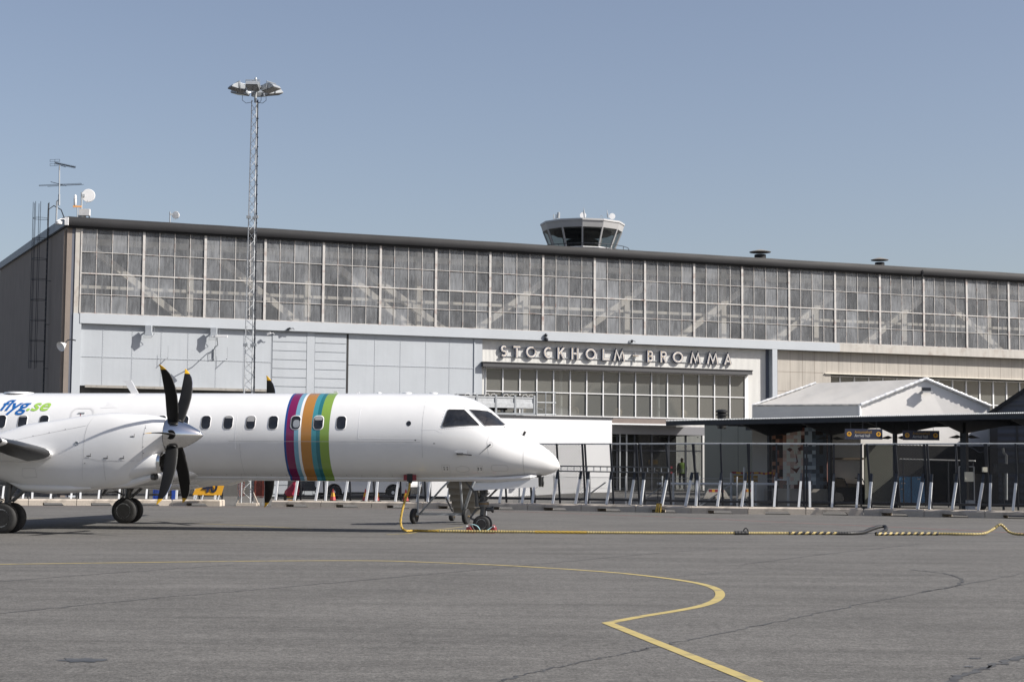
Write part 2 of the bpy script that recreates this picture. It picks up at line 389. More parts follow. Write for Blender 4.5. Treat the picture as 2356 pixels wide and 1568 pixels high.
b=H(); b.bx(-.28,.13,-.6,.03,0,9.46); b.build('pilaster','blue_grey_band',hangar)
# interior shell
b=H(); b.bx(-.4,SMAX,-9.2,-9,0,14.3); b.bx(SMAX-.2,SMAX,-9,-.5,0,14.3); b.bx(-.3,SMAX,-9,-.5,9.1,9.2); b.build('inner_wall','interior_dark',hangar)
b=H()
def diag(a,za,c,zc): b.beam((a,-1.5,za),(c,-1.5,zc),.34,.34,(0,1,0))
for i in range(3): diag(i*6.39+.9,12.9,i*6.39+5.9,9.2)
diag(15.4,12.6,20.6,9.2)
for i in range(5): diag(21.6+i*6.39,9.2,21.6+i*6.39+5.2,12.9)
for i in range(4): diag(53.2+i*6.39,12.9,58.4+i*6.39,9.2)
for i in range(13): b.bx(5.9+i*6.39-.16,5.9+i*6.39+.16,-1.7,-1.35,9.2,13.8)
b.bx(0,SMAX,-1.7,-1.4,10.9,11.06); b.bx(0,SMAX,-1.75,-1.35,13.2,13.5); b.build('roof_truss','truss_steel',hangar)
# window bays
W=3.193; NB=24; Z0,Z1=9.47,13.83; zr=[9.47,10.46,11.52,12.62,13.83]
fm=H(); fm.bx(-W/2+.001,-W/2+.075,-.05,.05,Z0,Z1)
def bay(i,proto=[]):
    x0=i*W; b=H(); b.bx(x0+.001,x0+.062,-.06,.06,Z0,Z1); b.bx(x0+W-.062,x0+W-.001,-.06,.06,Z0,Z1)
    for k in (1,2,3): b.bx(x0+k*W/4-.016,x0+k*W/4+.016,-.03,.03,Z0,Z1)
    for k in (1,2,3):
        t=.030 if k==2 else .014
        b.bx(x0+.063,x0+W-.063,-.045,.04,zr[k]-t,zr[k]+t)
    b.bx(x0+.063,x0+W-.063,-.05,.05,Z0-.005,Z0+.03)
    o=b.build('window_bay','grid_bar',hangar)
    g=H(); vals=[]
    for c in range(4):
        for r in range(4):
            xa,xb,za,zb=x0+c*W/4,x0+(c+1)*W/4,zr[r],zr[r+1]; t=random.uniform(-.012,.012); t2=random.uniform(-.012,.012)
            g.quad((xa,t,za),(xb,t2,za),(xb,-t,zb),(xa,-t2,zb)); vals.append(random.uniform(0,1)**2.2)
    gg=g.build('glass','hangar_glass',o)
    at=gg.data.attributes.new('pane','FLOAT','FACE')
    for k,v in enumerate(vals[:len(gg.data.polygons)]): at.data[k].value=v-.25
for i in range(NB): bay(i)
# band under the glazing
b=H(); b.bx(.05,45.0,-.3,.06,8.96,9.465); b.build('lintel_band','blue_grey_band',hangar)
b=H(); b.bx(45.003,SMAX,-.3,.055,8.96,9.465)
for i in range(16,24): b.bx(i*W*.97+1.2,i*W*.97+1.22,.055,.058,8.97,9.46)
b.build('lintel_band','rusty_band',hangar)
# sliding door panels left of the entrance (recessed)
PX=[.13,1.25,2.74,4.23,5.62,7.09,8.56,10.06]
ys=-.18
b=H(); b.bx(.13,22.0,ys-.15,ys,5.98 if 0 else 5.80,8.955); b.bx(10.12,22.0,ys-.15,ys,0,5.80)
for x in PX[1:]: 
    b.bx(x-.012,x+.012,ys,ys+.012,5.8,8.95)
b.bx(.13,10.06,ys+.001,ys+.02,7.265,7.30)
for x in (15.76,17.22,18.68,20.06): b.bx(x-.012,x+.012,ys,ys+.012,0,8.95)
b.bx(14.3,21.5,ys+.001,ys+.02,7.265,7.30); b.bx(21.5,21.56,ys,ys+.05,0,8.95)
b.build('wall_panel','blue_grey_paint',hangar)
b=H()
for (xa,xb) in ((10.10,11.95),(12.42,14.15)):
    z=.3
    while z<8.9: b.bx(xa,xb,ys+.002,ys+.035,z+.022,min(z+.46,8.9)); z+=.475
b.bx(11.97,12.40,ys+.002,ys+.05,0,8.93); b.build('hangar_door','blue_grey_paint',hangar)
b=H(); b.bx(14.17,14.29,ys+.001,ys+.006,0,8.93); b.build('door_gap',mat('gap_dark',.03,.8),hangar)
b=H(); 
for x in PX[1:]+[15.76,17.22,18.68,20.06]:
    z=5.9
    while z<8.9: b.bx(x+.03,x+.045,ys,ys+.012,z,z+.015); z+=.16
x=.25
while x<21.4:
    if x<10 or x>14.4: b.bx(x,x+.015,ys+.02,ys+.03,7.275,7.29)
    x+=.16
b.build('rivet_row',mat('rivet',hexc('#7d8088'),.6),hangar)
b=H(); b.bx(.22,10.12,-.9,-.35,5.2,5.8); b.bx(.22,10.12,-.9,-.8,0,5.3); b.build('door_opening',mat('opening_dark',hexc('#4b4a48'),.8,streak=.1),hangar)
b=H(); b.bx(.40,10.12,ys+.02,ys+.14,5.70,5.83); b.build('drip_rail',mat('weathered_rail',hexc('#97938c'),.6,dirt=('#55504a',.6,5)),hangar)
# entrance wall with corrugated cladding
b=H(); b.bx(22.0,40.30,-.55,-.40,7.35,8.955); b.bx(22.0,22.28,-.55,-.40,0,7.35); b.bx(38.72,40.30,-.55,-.40,0,7.35); b.bx(22.28,38.72,-.55,-.40,0,4.72); b.build('sign_wall','sign_cladding',hangar)
b=H(); b.bx(38.72,38.92,-.398,-.34,0,7.36); b.build('white_trim','white_frame',hangar)
b=H(); b.bx(40.12,40.34,-.56,-.39,0,8.95); b.build('recess_return','slate_recess',hangar)
b=H(); b.bx(40.34,40.67,-.6,.05,0,8.955); b.build('pilaster','blue_grey_band',hangar)
b=H(); b.prism([(21.95,-.395,7.66),(21.95,.10,7.60),(21.95,.12,7.38),(21.95,-.395,7.40)],(17.0,0,0)); b.build('canopy_strip','dark_strip',hangar)
b=H(); b.bx(21.93,38.97,-.39,.14,7.602,7.66); b.build('canopy_flashing','roof_felt',hangar)
wx=[22.28+(38.72-22.28)*i/16 for i in range(17)]
for i in range(16):
    b=H(); y=-.44
    b.bx(wx[i],wx[i]+.03,y,y+.10,4.72,7.40); b.bx(wx[i+1]-.03,wx[i+1]-.001,y,y+.10,4.72,7.40)
    for z,h in ((4.72,.06),(6.03,.05),(7.33,.06)): b.bx(wx[i]+.031,wx[i+1]-.031,y+.01,y+.09,z,z+h)
    o=b.build('terminal_window','white_frame',hangar)
    g=H(); t=random.uniform(-.004,.004); g.quad((wx[i],y+.03+t,4.74),(wx[i+1],y+.03-t,4.74),(wx[i+1],y+.03-t,6.04),(wx[i],y+.03+t,6.04)); g.quad((wx[i],y+.03-t,6.05),(wx[i+1],y+.03+t,6.05),(wx[i+1],y+.03,7.38),(wx[i],y+.03,7.38)); g.build('pane','terminal_glass',o)
# waiting room behind the panes
b=H(); b.bx(22,39,-4.6,-4.5,4.5,8); b.bx(22,39,-4.5,-.5,4.55,4.65); b.bx(22,39,-4.5,-.5,7.45,7.55); b.build('upper_room',mat('room_wall',hexc('#a3a29a'),.8,var=.1,vs=.4),hangar)
for x in (27.15,33.35):
    b=H(); b.tube((x,-1.1,4.65),(x,-1.1,7.45),.10,12); b.build('round_column','white_frame',hangar,smooth=40)
# right hand concrete panel wall
b=H(); yc=-.40
b.bx(40.68,44.2,yc-.2,yc,0,8.955); b.bx(44.2,SMAX,yc-.2,yc,7.62,8.955); b.bx(44.2,SMAX,yc-.9,yc-.7,0,4.9)
b.build('concrete_wall','beige_panel',hangar)
b=H(); x=40.95
while x<SMAX: b.bx(x,x+.012,yc+.001,yc+.004,7.66 if x>44.2 else 3,8.95); x+=.85
b.bx(40.7,44.1,yc+.001,yc+.004,7.66,7.68); b.bx(40.7,44.1,yc+.001,yc+.004,6.5,6.52)
b.build('panel_joint',mat('joint_brown',hexc('#75695e'),.8),hangar)
b=H(); b.bx(44.2,SMAX,yc+.002,yc+.10,7.62,7.66); b.build('window_drip','truss_steel',hangar)
b=H(); b.bx(44.2,44.65,yc-.9,yc-.02,4.9,7.62); b.build('window_reveal','beige_panel',hangar)
x=44.65
while x<SMAX-1.1:
    b=H(); y=yc-.7; b.bx(x,x+.05,y,y+.08,4.9,7.58); b.bx(x+.98,x+1.029,y,y+.08,4.9,7.58)
    for z,h in ((4.9,.05),(5.98,.05),(7.50,.07)): b.bx(x+.05,x+.98,y+.01,y+.07,z,z+h)
    o=b.build('strip_window','white_frame',hangar)
    g=H(); g.quad((x,y+.03,4.9),(x+1.03,y+.03,4.9),(x+1.03,y+.03,7.55),(x,y+.03,7.55)); g.build('pane','terminal_glass',o); x+=1.03
b=H(); b.bx(44.3,SMAX,-5.2,-5.1,4.5,8); b.bx(44.3,SMAX,-5.1,-1.1,7.58,7.6); b.bx(44.3,SMAX,-5.1,-1.1,4.8,4.89)
for i in range(30): b.bx(44.8+i*1.03*1.05,44.85+i*1.03*1.05,-2.6,-2.5,4.9,6.6)
b.build('upper_room',MATS['room_wall'],hangar)
# globe lamps in the upper room
for x in (24.9,26.0+2.2,30.95,35.2,38.0-.2):
    g=H(); g.sphere((x,-1.6,5.05),.30,8); o=g.build('globe_lamp','warm_lamp',None,smooth=60)
    tag(o,None,'globe lamp','round paper globe lamps behind the terminal windows')
    o['label']='round beige globe lamp standing inside the terminal windows'
# ---------------------------------------------------------------- STOCKHOLM BROMMA letters
sign=thing('station_sign','large white letters reading STOCKHOLM-BROMMA with navy sides, above the terminal windows','sign',P0+FD*22.9+V((0,0,7.9))+FN*(-.1))
LZ0,LZ1=7.96,8.64; LH=LZ1-LZ0; YB=-.33; YF=-.22; LW=.15
def ribbon(pts,closed=False):
    """outline (left,right) of a stroke in x,z"""
    q=[V((p[0],p[1],0)) for p in pts]; n=len(q); A=[];B=[]
    for i in range(n):
        if closed: d1=(q[i]-q[i-1]).normalized(); d2=(q[(i+1)%n]-q[i]).normalized()
        else:
            d1=(q[i]-q[i-1]).normalized() if i else (q[1]-q[0]).normalized(); d2=(q[i+1]-q[i]).normalized() if i<n-1 else d1
        t=(d1+d2).normalized(); nn=V((-t.y,t.x,0)); k=LW/2/max(nn.dot(V((-d1.y,d1.x,0))),.5); A.append(q[i]+nn*k); B.append(q[i]-nn*k)
    return A,B
def stroke(b,pts,closed=False):
    A,B=ribbon(pts,closed); n=len(A); rng_=range(n) if closed else range(n-1)
    for i in rng_:
        j=(i+1)%n
        f=[(A[i].x,YF,A[i].y),(A[j].x,YF,A[j].y),(B[j].x,YF,B[j].y),(B[i].x,YF,B[i].y)]; k=[(x,YB,z) for x,y,z in f]
        b.add(f,[(0,1,2,3)],1); b.add(k,[(3,2,1,0)],1)
        g=[(A[i]*.82+B[i]*.18),(A[j]*.82+B[j]*.18),(B[j]*.82+A[j]*.18),(B[i]*.82+A[i]*.18)]; b.add([(q.x,YF+.004,q.y) for q in g],[(0,1,2,3)],0)
        b.add([f[0],f[1],k[1],k[0]],[(0,1,2,3)],1); b.add([f[2],f[3],k[3],k[2]],[(0,1,2,3)],1)
    if not closed:
        for i in (0,n-1): b.add([(A[i].x,YF,A[i].y),(B[i].x,YF,B[i].y),(B[i].x,YB,B[i].y),(A[i].x,YB,A[i].y)],[(0,1,2,3)],1)
    P=[(p[0],YF+.018,p[1]) for p in pts]
    if closed: P.append(P[0])
    b.path(P,.008,5,2)
def arc(cx,cz,rx,rz,a0,a1,n=18): return [(cx+rx*math.cos(R(a0+(a1-a0)*i/n)),cz+rz*math.sin(R(a0+(a1-a0)*i/n))) for i in range(n+1)]
def letter(ch,a,c):
    global LW
    b=H(); h=LW/2; x0,x1=a+h,c-h; z0,z1=LZ0+h,LZ1-h; zm=(z0+z1)/2; xm=(x0+x1)/2; w=x1-x0
    if ch=='S': stroke(b,arc(xm,z1-(z1-zm)/2,w/2*.92,(z1-zm)/2,35,270,14)[:-1]+arc(xm,z0+(zm-z0)/2,w/2,(zm-z0)/2,90,-145,14))
    elif ch=='T': stroke(b,[(a,z1),(c,z1)]); stroke(b,[(xm,LZ0),(xm,z1-h)])
    elif ch=='O': stroke(b,arc(xm,zm,w/2,(z1-z0)/2,0,360,32)[:-1],True)
    elif ch=='C': stroke(b,arc(xm+.03,zm,w/2,(z1-z0)/2,52,308,24))
    elif ch=='K': stroke(b,[(x0,LZ0),(x0,LZ1)]); stroke(b,[(x1,LZ1),(x0+.05,zm-.04)]); stroke(b,[(x0+.14,zm+.04),(x1,LZ0)])
    elif ch=='H': stroke(b,[(x0,LZ0),(x0,LZ1)]); stroke(b,[(x1,LZ0),(x1,LZ1)]); stroke(b,[(x0+h,zm),(x1-h,zm)])
    elif ch=='L': stroke(b,[(x0,LZ1),(x0,z0),(c,z0)])
    elif ch=='M': stroke(b,[(x0,LZ0),(x0+w*.2,z1),(xm,z0+.04),(x1-w*.2,z1),(x1,LZ0)])
    elif ch=='A': stroke(b,[(x0,LZ0),(xm,z1),(x1,LZ0)]); stroke(b,[(x0+w*.17,LZ0+.2),(x1-w*.17,LZ0+.2)])
    elif ch=='B':
        stroke(b,[(x0,LZ0),(x0,LZ1)]); stroke(b,[(x0,z1)]+arc(x1-.14,z1-(z1-zm)/2,.12,(z1-zm)/2,90,-90,10)+[(x0,zm)]); stroke(b,[(x0,zm),(x1-.14,zm)]+arc(x1-.14,z0+(zm-z0)/2,.14,(zm-z0)/2,90,-90,10)[1:]+[(x0,z0)])
    elif ch=='R':
        stroke(b,[(x0,LZ0),(x0,LZ1)]); stroke(b,[(x0,z1)]+arc(x1-.14,z1-(z1-zm)/2,.13,(z1-zm)/2,90,-90,10)+[(x0,zm)]); stroke(b,[(xm-.03,zm),(x1,LZ0)])
    elif ch=='-':
        LW=.075; stroke(b,[(a+.04,zm),(c-.02,zm)]); LW=.15
    b.build('letter',['letter_face','navy_side','neon_gold'],sign)
for ch,a,c in zip('STOCKHOLM-BROMMA',(22.97,23.76,24.5,25.56,26.43,27.29,28.17,29.23,29.92,31.13,32.08,32.92,33.72,34.83,35.96,37.10),(23.40,24.18,25.19,26.14,26.93,27.77,28.86,29.68,30.70,31.57,32.51,33.38,34.44,35.6,36.77,37.66)):
    letter(ch,a+.115,c+.115)
b=H()
for z in (LZ0+.06,LZ1-.1): b.bx(23.1,37.7,-.37,-.335,z,z+.035)
for x in [23.2+i*1.3 for i in range(12)]:
    for z in (LZ0+.06,LZ1-.1): b.bx(x,x+.03,-.40,-.37,z,z+.03)
b.bx(31.42,31.45,YB,YF-.02,7.9,8.5)
b.build('mounting_rail','galv',sign)
# ---------------------------------------------------------------- airliner (local frame: x forward, y to port, z up)
AP=V((-11.70,45.5,0)); AR=-R(7.6)
plane=thing('airliner','white twin propeller airliner with bands of blue, magenta, orange and green round its body','airliner',AP,AR)
AI=(Matrix.Translation(AP)@Matrix.Rotation(AR,4,'Z')).inverted(); AIR=AI.to_3x3()
def aray(x,y): return AI@CP, (AIR@ray(x,y))
def ahit(x,y,yy):
    o,d=aray(x,y); return o+d*((yy-o.y)/d.y)
TOPP=[(-14.3,3.3),(-13.6,3.42),(-12,3.55),(-9,3.59),(9.39,3.59),(9.75,3.588),(10.10,3.578),(10.42,3.545),(10.707,3.475),(10.964,3.365),(11.165,3.247),(11.422,3.04),(11.708,2.775),(11.936,2.62),(12.305,2.42),(12.588,2.265),(12.814,2.10),(12.983,1.93),(13.05,1.80),(13.075,1.72)]
BOTP=[(-14.3,3.05),(-13.6,2.75),(-12,2.25),(-9,1.60),(-7,1.34),(-6,1.29),(8.26,1.29),(9.98,1.305),(11.12,1.325),(11.97,1.395),(12.48,1.44),(12.66,1.475),(12.817,1.52),(12.957,1.585),(13.05,1.66),(13.075,1.71)]
WIDP=[(-14.3,.06),(-13.6,.28),(-12,.62),(-9,1.0),(-6,1.15),(9.6,1.155),(10.2,1.13),(10.8,1.05),(11.4,.92),(12.0,.73),(12.45,.55),(12.8,.36),(12.98,.2),(13.05,.10),(13.075,.01)]
def sm(T,x):
    """smooth (monotone-ish) interpolation"""
    n=len(T)
    if x<=T[0][0]: return T[0][1]
    if x>=T[-1][0]: return T[-1][1]
    for i in range(n-1):
        if x<=T[i+1][0]: break
    def sl(k):
        if k<=0 or k>=n-1: return (T[min(k+1,n-1)][1]-T[max(k-1,0)][1])/(T[min(k+1,n-1)][0]-T[max(k-1,0)][0])
        a=(T[k][1]-T[k-1][1])/(T[k][0]-T[k-1][0]); b=(T[k+1][1]-T[k][1])/(T[k+1][0]-T[k][0])
        return 0 if a*b<=0 else 2*a*b/(a+b)
    h=T[i+1][0]-T[i][0]; t=(x-T[i][0])/h; m0,m1=sl(i)*h,sl(i+1)*h
    return (2*t**3-3*t*t+1)*T[i][1]+(t**3-2*t*t+t)*m0+(-2*t**3+3*t*t)*T[i+1][1]+(t**3-t*t)*m1
def sec(x):
    a,b=sm(TOPP,x),sm(BOTP,x); return (a+b)/2,max((a-b)/2,.004),max(sm(WIDP,x),.004)
def sy(x,z,off=0.):
    c,a,w=sec(x); k=1-((z-c)/a)**2; return -(w*math.sqrt(max(k,0))+off)
def spt(x,z,side=-1,off=.004):
    c,a,w=sec(x); y=sy(x,z); n=V((0,y/w/w,(z-c)/a/a)).normalized(); 
    p=V((x,y,z))+n*off
    if side>0: p.y=-p.y
    return p
def surf(px,py):
    """where the sight line first meets the body"""
    o,d=aray(px,py); best=None; t0=(-1.6-o.y)/d.y; bk=None
    for i in range(330):
        t=t0+i*.005/abs(d.y); p=o+d*t; c,a,w=sec(p.x)
        f=((p.z-c)/a)**2+(p.y/w)**2-1
        if f<=0: return p
        if bk is None or f<bk[0]: bk=(f,p)
    return bk[1]
def snorm(p):
    c,a,w=sec(p.x); e=.03; c2,a2,w2=sec(p.x+e)
    g=V(((((p.z-c2)/a2)**2+(p.y/w2)**2-((p.z-c)/a)**2-(p.y/w)**2)/e,2*p.y/w/w,2*(p.z-c)/a/a)); return g.normalized()
# body
def m_body():
    m=mat('airliner_paint',.74,.22,coat=.5); nt=m.node_tree;n=nt.nodes;l=nt.links;b=n['Principled BSDF']
    tc=n.new('ShaderNodeTexCoord'); s_=n.new('ShaderNodeSeparateXYZ'); l.new(tc.outputs['Object'],s_.inputs[0])
    mr=n.new('ShaderNodeMapRange'); mr.inputs[1].default_value=6.0; mr.inputs[2].default_value=7.4; l.new(s_.outputs[0],mr.inputs[0])
    cr=n.new('ShaderNodeValToRGB'); cr.color_ramp.interpolation='CONSTANT'; e=cr.color_ramp.elements
    W_=(.74,.74,.735); S=[(0,W_),(6.07,hexc('#1a4484')),(6.124,hexc('#741a4e')),(6.331,hexc('#729fb4')),(6.445,W_),(6.509,hexc('#ab783a')),(6.783,hexc('#3f8893')),(6.908,hexc('#276c75')),(7.007,hexc('#7f9c44')),(7.252,W_)]
    e[0].position=0; e[0].color=(*W_,1); e[1].position=(S[1][0]-6)/1.4; e[1].color=(*S[1][1],1)
    for x,c in S[2:]:
        q=e.new((x-6)/1.4); q.color=(*c,1)
    l.new(mr.outputs[0],cr.inputs[0])
    t=n.new('ShaderNodeTexNoise'); t.inputs['Scale'].default_value=1.3; t.inputs['Detail'].default_value=6; l.new(tc.outputs['Object'],t.inputs[0])
    r=n.new('ShaderNodeMapRange'); r.inputs[1].default_value=.3; r.inputs[2].default_value=.75; r.inputs[3].default_value=1.; r.inputs[4].default_value=.93; l.new(t.outputs[0],r.inputs[0])
    mx=n.new('ShaderNodeVectorMath'); mx.operation='SCALE'; l.new(cr.outputs[0],mx.inputs[0]); l.new(r.outputs[0],mx.inputs['Scale']); l.new(mx.outputs[0],b.inputs['Base Color'])
m_body()
xs=[-14.3,-14.1,-13.8,-13.4,-13,-12.5,-12,-11,-10,-9,-8,-7,-6,-4,-2,0,2,4,6,7,8,8.6,9,9.4]+[9.6+.14*i for i in range(22)]+[12.68+.05*i for i in range(7)]+[13.0,13.025,13.045,13.06,13.07,13.075]
b=MB(); rings=[]
for x in xs:
    c,a,w=sec(x); rings.append([(x,w*math.cos(2*PI*i/72),c+a*math.sin(2*PI*i/72)) for i in range(72)])
b.loft(rings); b.build('fuselage','airliner_paint',plane,smooth=50,local=True)
def sbuild(b,n,m,p=None,sm_=0,**k): return b.build(n,m,p or plane,smooth=sm_,local=True,**k)
b=MB(); R_=[]
for x,h,zt,zb in ((-6,.2,1.33,1.28),(-5,.46,1.42,1.275),(12.0-.5,.46,1.43,1.275+.04),(12.35,.40,1.49,1.36),(12.5,.3,1.5,1.40)):
    R_.append([(x,-h,zt),(x,-h-.02,(zt+zb)/2),(x,-h+.05,zb),(x,h-.05,zb),(x,h+.02,(zt+zb)/2),(x,h,zt)])
b.loft(R_); sbuild(b,'keel_fairing','airliner_paint')
# centre wing fairing
def egg(x,y0,c,w,h,n=28,e=2.4):
    out=[]
    for i in range(n):
        a=2*PI*i/n; ca,sa=math.cos(a),math.sin(a)
        out.append((x,y0+w*abs(ca)**(2/e)*(1 if ca>=0 else -1),c+h*abs(sa)**(2/e)*(1 if sa>=0 else -1)))
    return out
b=MB(); b.loft([egg(x,0,c,w,h) for x,c,w,h in ((-3.4,1.55,.5,.15),(-2.4,1.42,.95,.28),(-1.0,1.38,1.22,.36),(1.0,1.38,1.25,.36),(2.4,1.40,1.1,.30),(3.3,1.46,.8,.2),(3.9,1.52,.4,.08))]); sbuild(b,'wing_fairing','airliner_paint',None,60)
# patches on the body
def lines(pts,w,name,m,side=-1,off=.003,closed=False,parent=None,k=10,b=None):
    """thin line on the body through (x,z) points"""
    own=b is None; b=b or MB(); q=[]
    pp=list(pts)+([pts[0]] if closed else [])
    for (x0,z0),(x1,z1) in zip(pp,pp[1:]):
        for j in range(k): q.append((x0+(x1-x0)*j/k,z0+(z1-z0)*j/k))
    q.append(pp[-1]); P=[spt(x,z,side,off) for x,z in q]
    for i in range(len(P)-1):
        d=(P[i+1]-P[i]); 
        if d.length<1e-5: continue
        nn=snorm(P[i]); t=d.normalized().cross(nn)*(w/2)
        b.quad(P[i]-t,P[i+1]-t,P[i+1]+t,P[i]+t)
    if own: return sbuild(b,name,m,parent)
def rrect(cx,cz,w,h,r,n=5):
    out=[]
    for sx,sz,a0 in ((1,1,0),(-1,1,90),(-1,-1,180),(1,-1,270)):
        for i in range(n+1):
            a=R(a0+90*i/n); out.append((cx+sx*(w/2-r)+r*math.cos(a),cz+sz*(h/2-r)+r*math.sin(a)))
    q=[]
    for a,c in zip(out,out[1:]+out[:1]):
        q.append(a); L=math.hypot(c[0]-a[0],c[1]-a[1]); k=int(L/.035)
        for j in range(1,k): q.append((a[0]+(c[0]-a[0])*j/k,a[1]+(c[1]-a[1])*j/k))
    return q
def patch(poly,off,b,m=0,side=-1,K=4):
    cx=sum(p[0] for p in poly)/len(poly); cz=sum(p[1] for p in poly)/len(poly); n=len(poly); R2=[]
    for k in range(K+1):
        f=k/K; R2.append([spt(cx+(x-cx)*f,cz+(z-cz)*f,side,off) for x,z in poly])
    b.add([R2[0][0]]+R2[1],[(0,1+i,1+(i+1)%n) for i in range(n)],m)
    for k in range(1,K):
        b.add(R2[k]+R2[k+1],[(i,(i+1)%n,n+(i+1)%n,n+i) for i in range(n)],m)
def bandp(p1,p2,o1,o2,b,m,side=-1):
    A=[spt(x,z,side,o1) for x,z in p1]; B=[spt(x,z,side,o2) for x,z in p2]; n=len(A)
    b.add(A+B,[(i,(i+1)%n,n+(i+1)%n,n+i) for i in range(n)],m)
mat('shade_cloth',.28,.7)
WX=[7.556-.5965*i for i in range(12)]+[-.414,-1.0,-1.585]+[-2.17-.585*i for i in range(8)]
for side in (-1,1):
    for x in WX:
        if side>0 and x>7.2: continue
        b=MB(); o=rrect(x,2.787,.285,.375,.105); i_=rrect(x,2.787,.245,.335,.09); g=rrect(x,2.787,.232,.322,.085)
        bandp(o,i_,.003,.012,b,0,side); bandp(i_,g,.012,.005,b,2,side); patch(g,.005,b,1,side,4)
        sh={1:.30,4:.42,5:.16,9:.3,13:.12}.get(WX.index(x),0)
        if sh: patch([(u,v) for u,v in rrect(x,2.787+.322*(.5-sh/2),.20,.322*sh,.02)],.0075,b,3,side,2)
        if WX.index(x)==2: patch(rrect(x+.02,2.76,.17,.20,.07),.0075,b,4,side,2)  # grey patch on the pane stands in for the lit cabin inside
        w_=b.build('cabin_window',['white_paint','glass_dark','black_plastic','shade_cloth','galv'],plane,local=True)
# cockpit glazing, measured on the near side and mirrored
def pxpoly(P,n=5):
    q=[((1740+x*.13582)/1.7385,(1580+y*.13582)/1.7385) for x,y in P]; out=[]
    for a,c in zip(q,q[1:]+q[:1]):
        for i in range(n): out.append((a[0]+(c[0]-a[0])*i/n,a[1]+(c[1]-a[1])*i/n))
    return out
SIDE=[(225,925),(207,890),(225,845),(355,475),(375,445),(415,428),(840,430),(870,440),(925,490),(1300,870),(1290,888),(1000,890),(700,903),(260,938)]
SHLD=[(1003,432),(1300,448),(1545,478),(1640,525),(1850,690),(2095,905),(1800,905),(1480,903),(1440,885),(1220,660)]
def cock(P,name):
    q=pxpoly(P,5); cx=sum(p[0] for p in q)/len(q); cy=sum(p[1] for p in q)/len(q)
    def gen(f,off):
        out=[]
        for x,y in q:
            p=surf(cx+(x-cx)*f,cy+(y-cy)*f); out.append(p+snorm(p)*off)
        return out
    L=[gen(1.05,.002),gen(1.0,.020),gen(.97,.020),gen(.955,.012)]+[gen(f,.013) for f in (.85,.7,.55,.4,.25,.05)]
    for side in (-1,1):
        b=MB(); n=len(q)
        RR=[[V((p.x,-p.y*side if side<0 else -p.y,p.z)) for p in r] for r in L] if False else [[V((p.x,p.y if side<0 else -p.y,p.z)) for p in r] for r in L]
        for k in range(len(RR)-1):
            m=0 if k<1 else (2 if k<3 else 1)
            b.add(RR[k]+RR[k+1],[(i,(i+1)%n,n+(i+1)%n,n+i) for i in range(n)],m)
        b.poly(RR[-1],1)
        b.build(name,['white_paint','glass_dark','black_plastic'],plane,local=True)
cock(SIDE,'cockpit_window'); cock(SHLD,'windshield')
# panel lines
b=MB()
lines([(6.3,2.307),(9.62,2.307)],.008,'','',b=b); lines([(4.6,2.307),(6.3,2.307)],.008,'','',b=b); lines([(9.67,1.9),(9.67,3.35)],.007,'','',b=b)
lines([(4.9,1.45),(4.9,2.25)],.006,'','',b=b); lines([(12.20,1.50),(12.20,2.45)],.010,'','',b=b,k=24)
lines([(11.35,2.0),(11.30,2.30),(11.40,2.62)],.006,'','',b=b)
sbuild(b,'panel_seam','panel_line')
b=MB(); lines([(8.018,2.39),(9.64,2.39)],.014,'','',b=b,k=20); lines([(8.018,2.39),(8.03,3.15)],.012,'','',b=b); lines([(4.78,2.1),(4.80,3.0)],.012,'','',b=b); lines([(9.67,2.62),(10.02,2.62),(10.12,2.56),(10.2,2.56)],.008,'','',b=b)
sbuild(b,'pale_seam','pale_line')
# rivet dots and access covers near the nose
b=MB()
def dot(x,z,r): 
    patch([(x+r*math.cos(2*PI*i/8),z+r*math.sin(2*PI*i/8)) for i in range(8)],.004,b,0,-1,1)
q=pxpoly([(130,1000),(300,370),(850,360),(960,440),(1400,960),(900,955),(500,985)],1)
pp=[]
for a,c in zip(q,q[1:]+q[:1]):
    for i in range(7): pp.append((a[0]+(c[0]-a[0])*i/7,a[1]+(c[1]-a[1])*i/7))
for x,y in pp:
    p=surf(x,y); dot(p.x,p.z,.006)
for i in range(26): dot(-1+.4*i+.2,1.45,.008)
for (x,z) in ((10.19,1.62),(10.27,1.62),(10.19,1.67),(10.27,1.67),(11.06,1.62),(11.13,1.62),(11.06,1.66),(11.13,1.66)): dot(x,z,.016)
sbuild(b,'rivet_dots','panel_dark')
def ell(x,z,a,c,n=28): return [(x+a*math.cos(2*PI*i/n),z+c*math.sin(2*PI*i/n)) for i in range(n)]
b=MB(); lines(ell(10.66,1.63,.17,.075),.007,'','',b=b,closed=True,k=1); lines(rrect(11.60,1.66,.42,.15,.06,4),.007,'','',b=b,closed=True,k=1); lines(rrect(10.23,1.63,.2,.2,.01,1),.005,'','',b=b,closed=True,k=2); lines(rrect(11.10,1.63,.14,.18,.01,1),.005,'','',b=b,closed=True,k=2)
lines(ell(11.39,2.25,.065,.065,18),.005,'','',b=b,closed=True,k=1)
sbuild(b,'access_cover','panel_line')
b=MB(); patch(ell(9.315,2.775,.062,.066,18),.004,b,0,-1,2); sbuild(b,'round_port','glass_dark')
b=MB(); patch(ell(9.5,2.35,.02,.015,8),.01,b,0,-1,1); patch(ell(9.98,2.27,.03,.01,8),.006,b,0,-1,1); sbuild(b,'static_port','panel_dark')
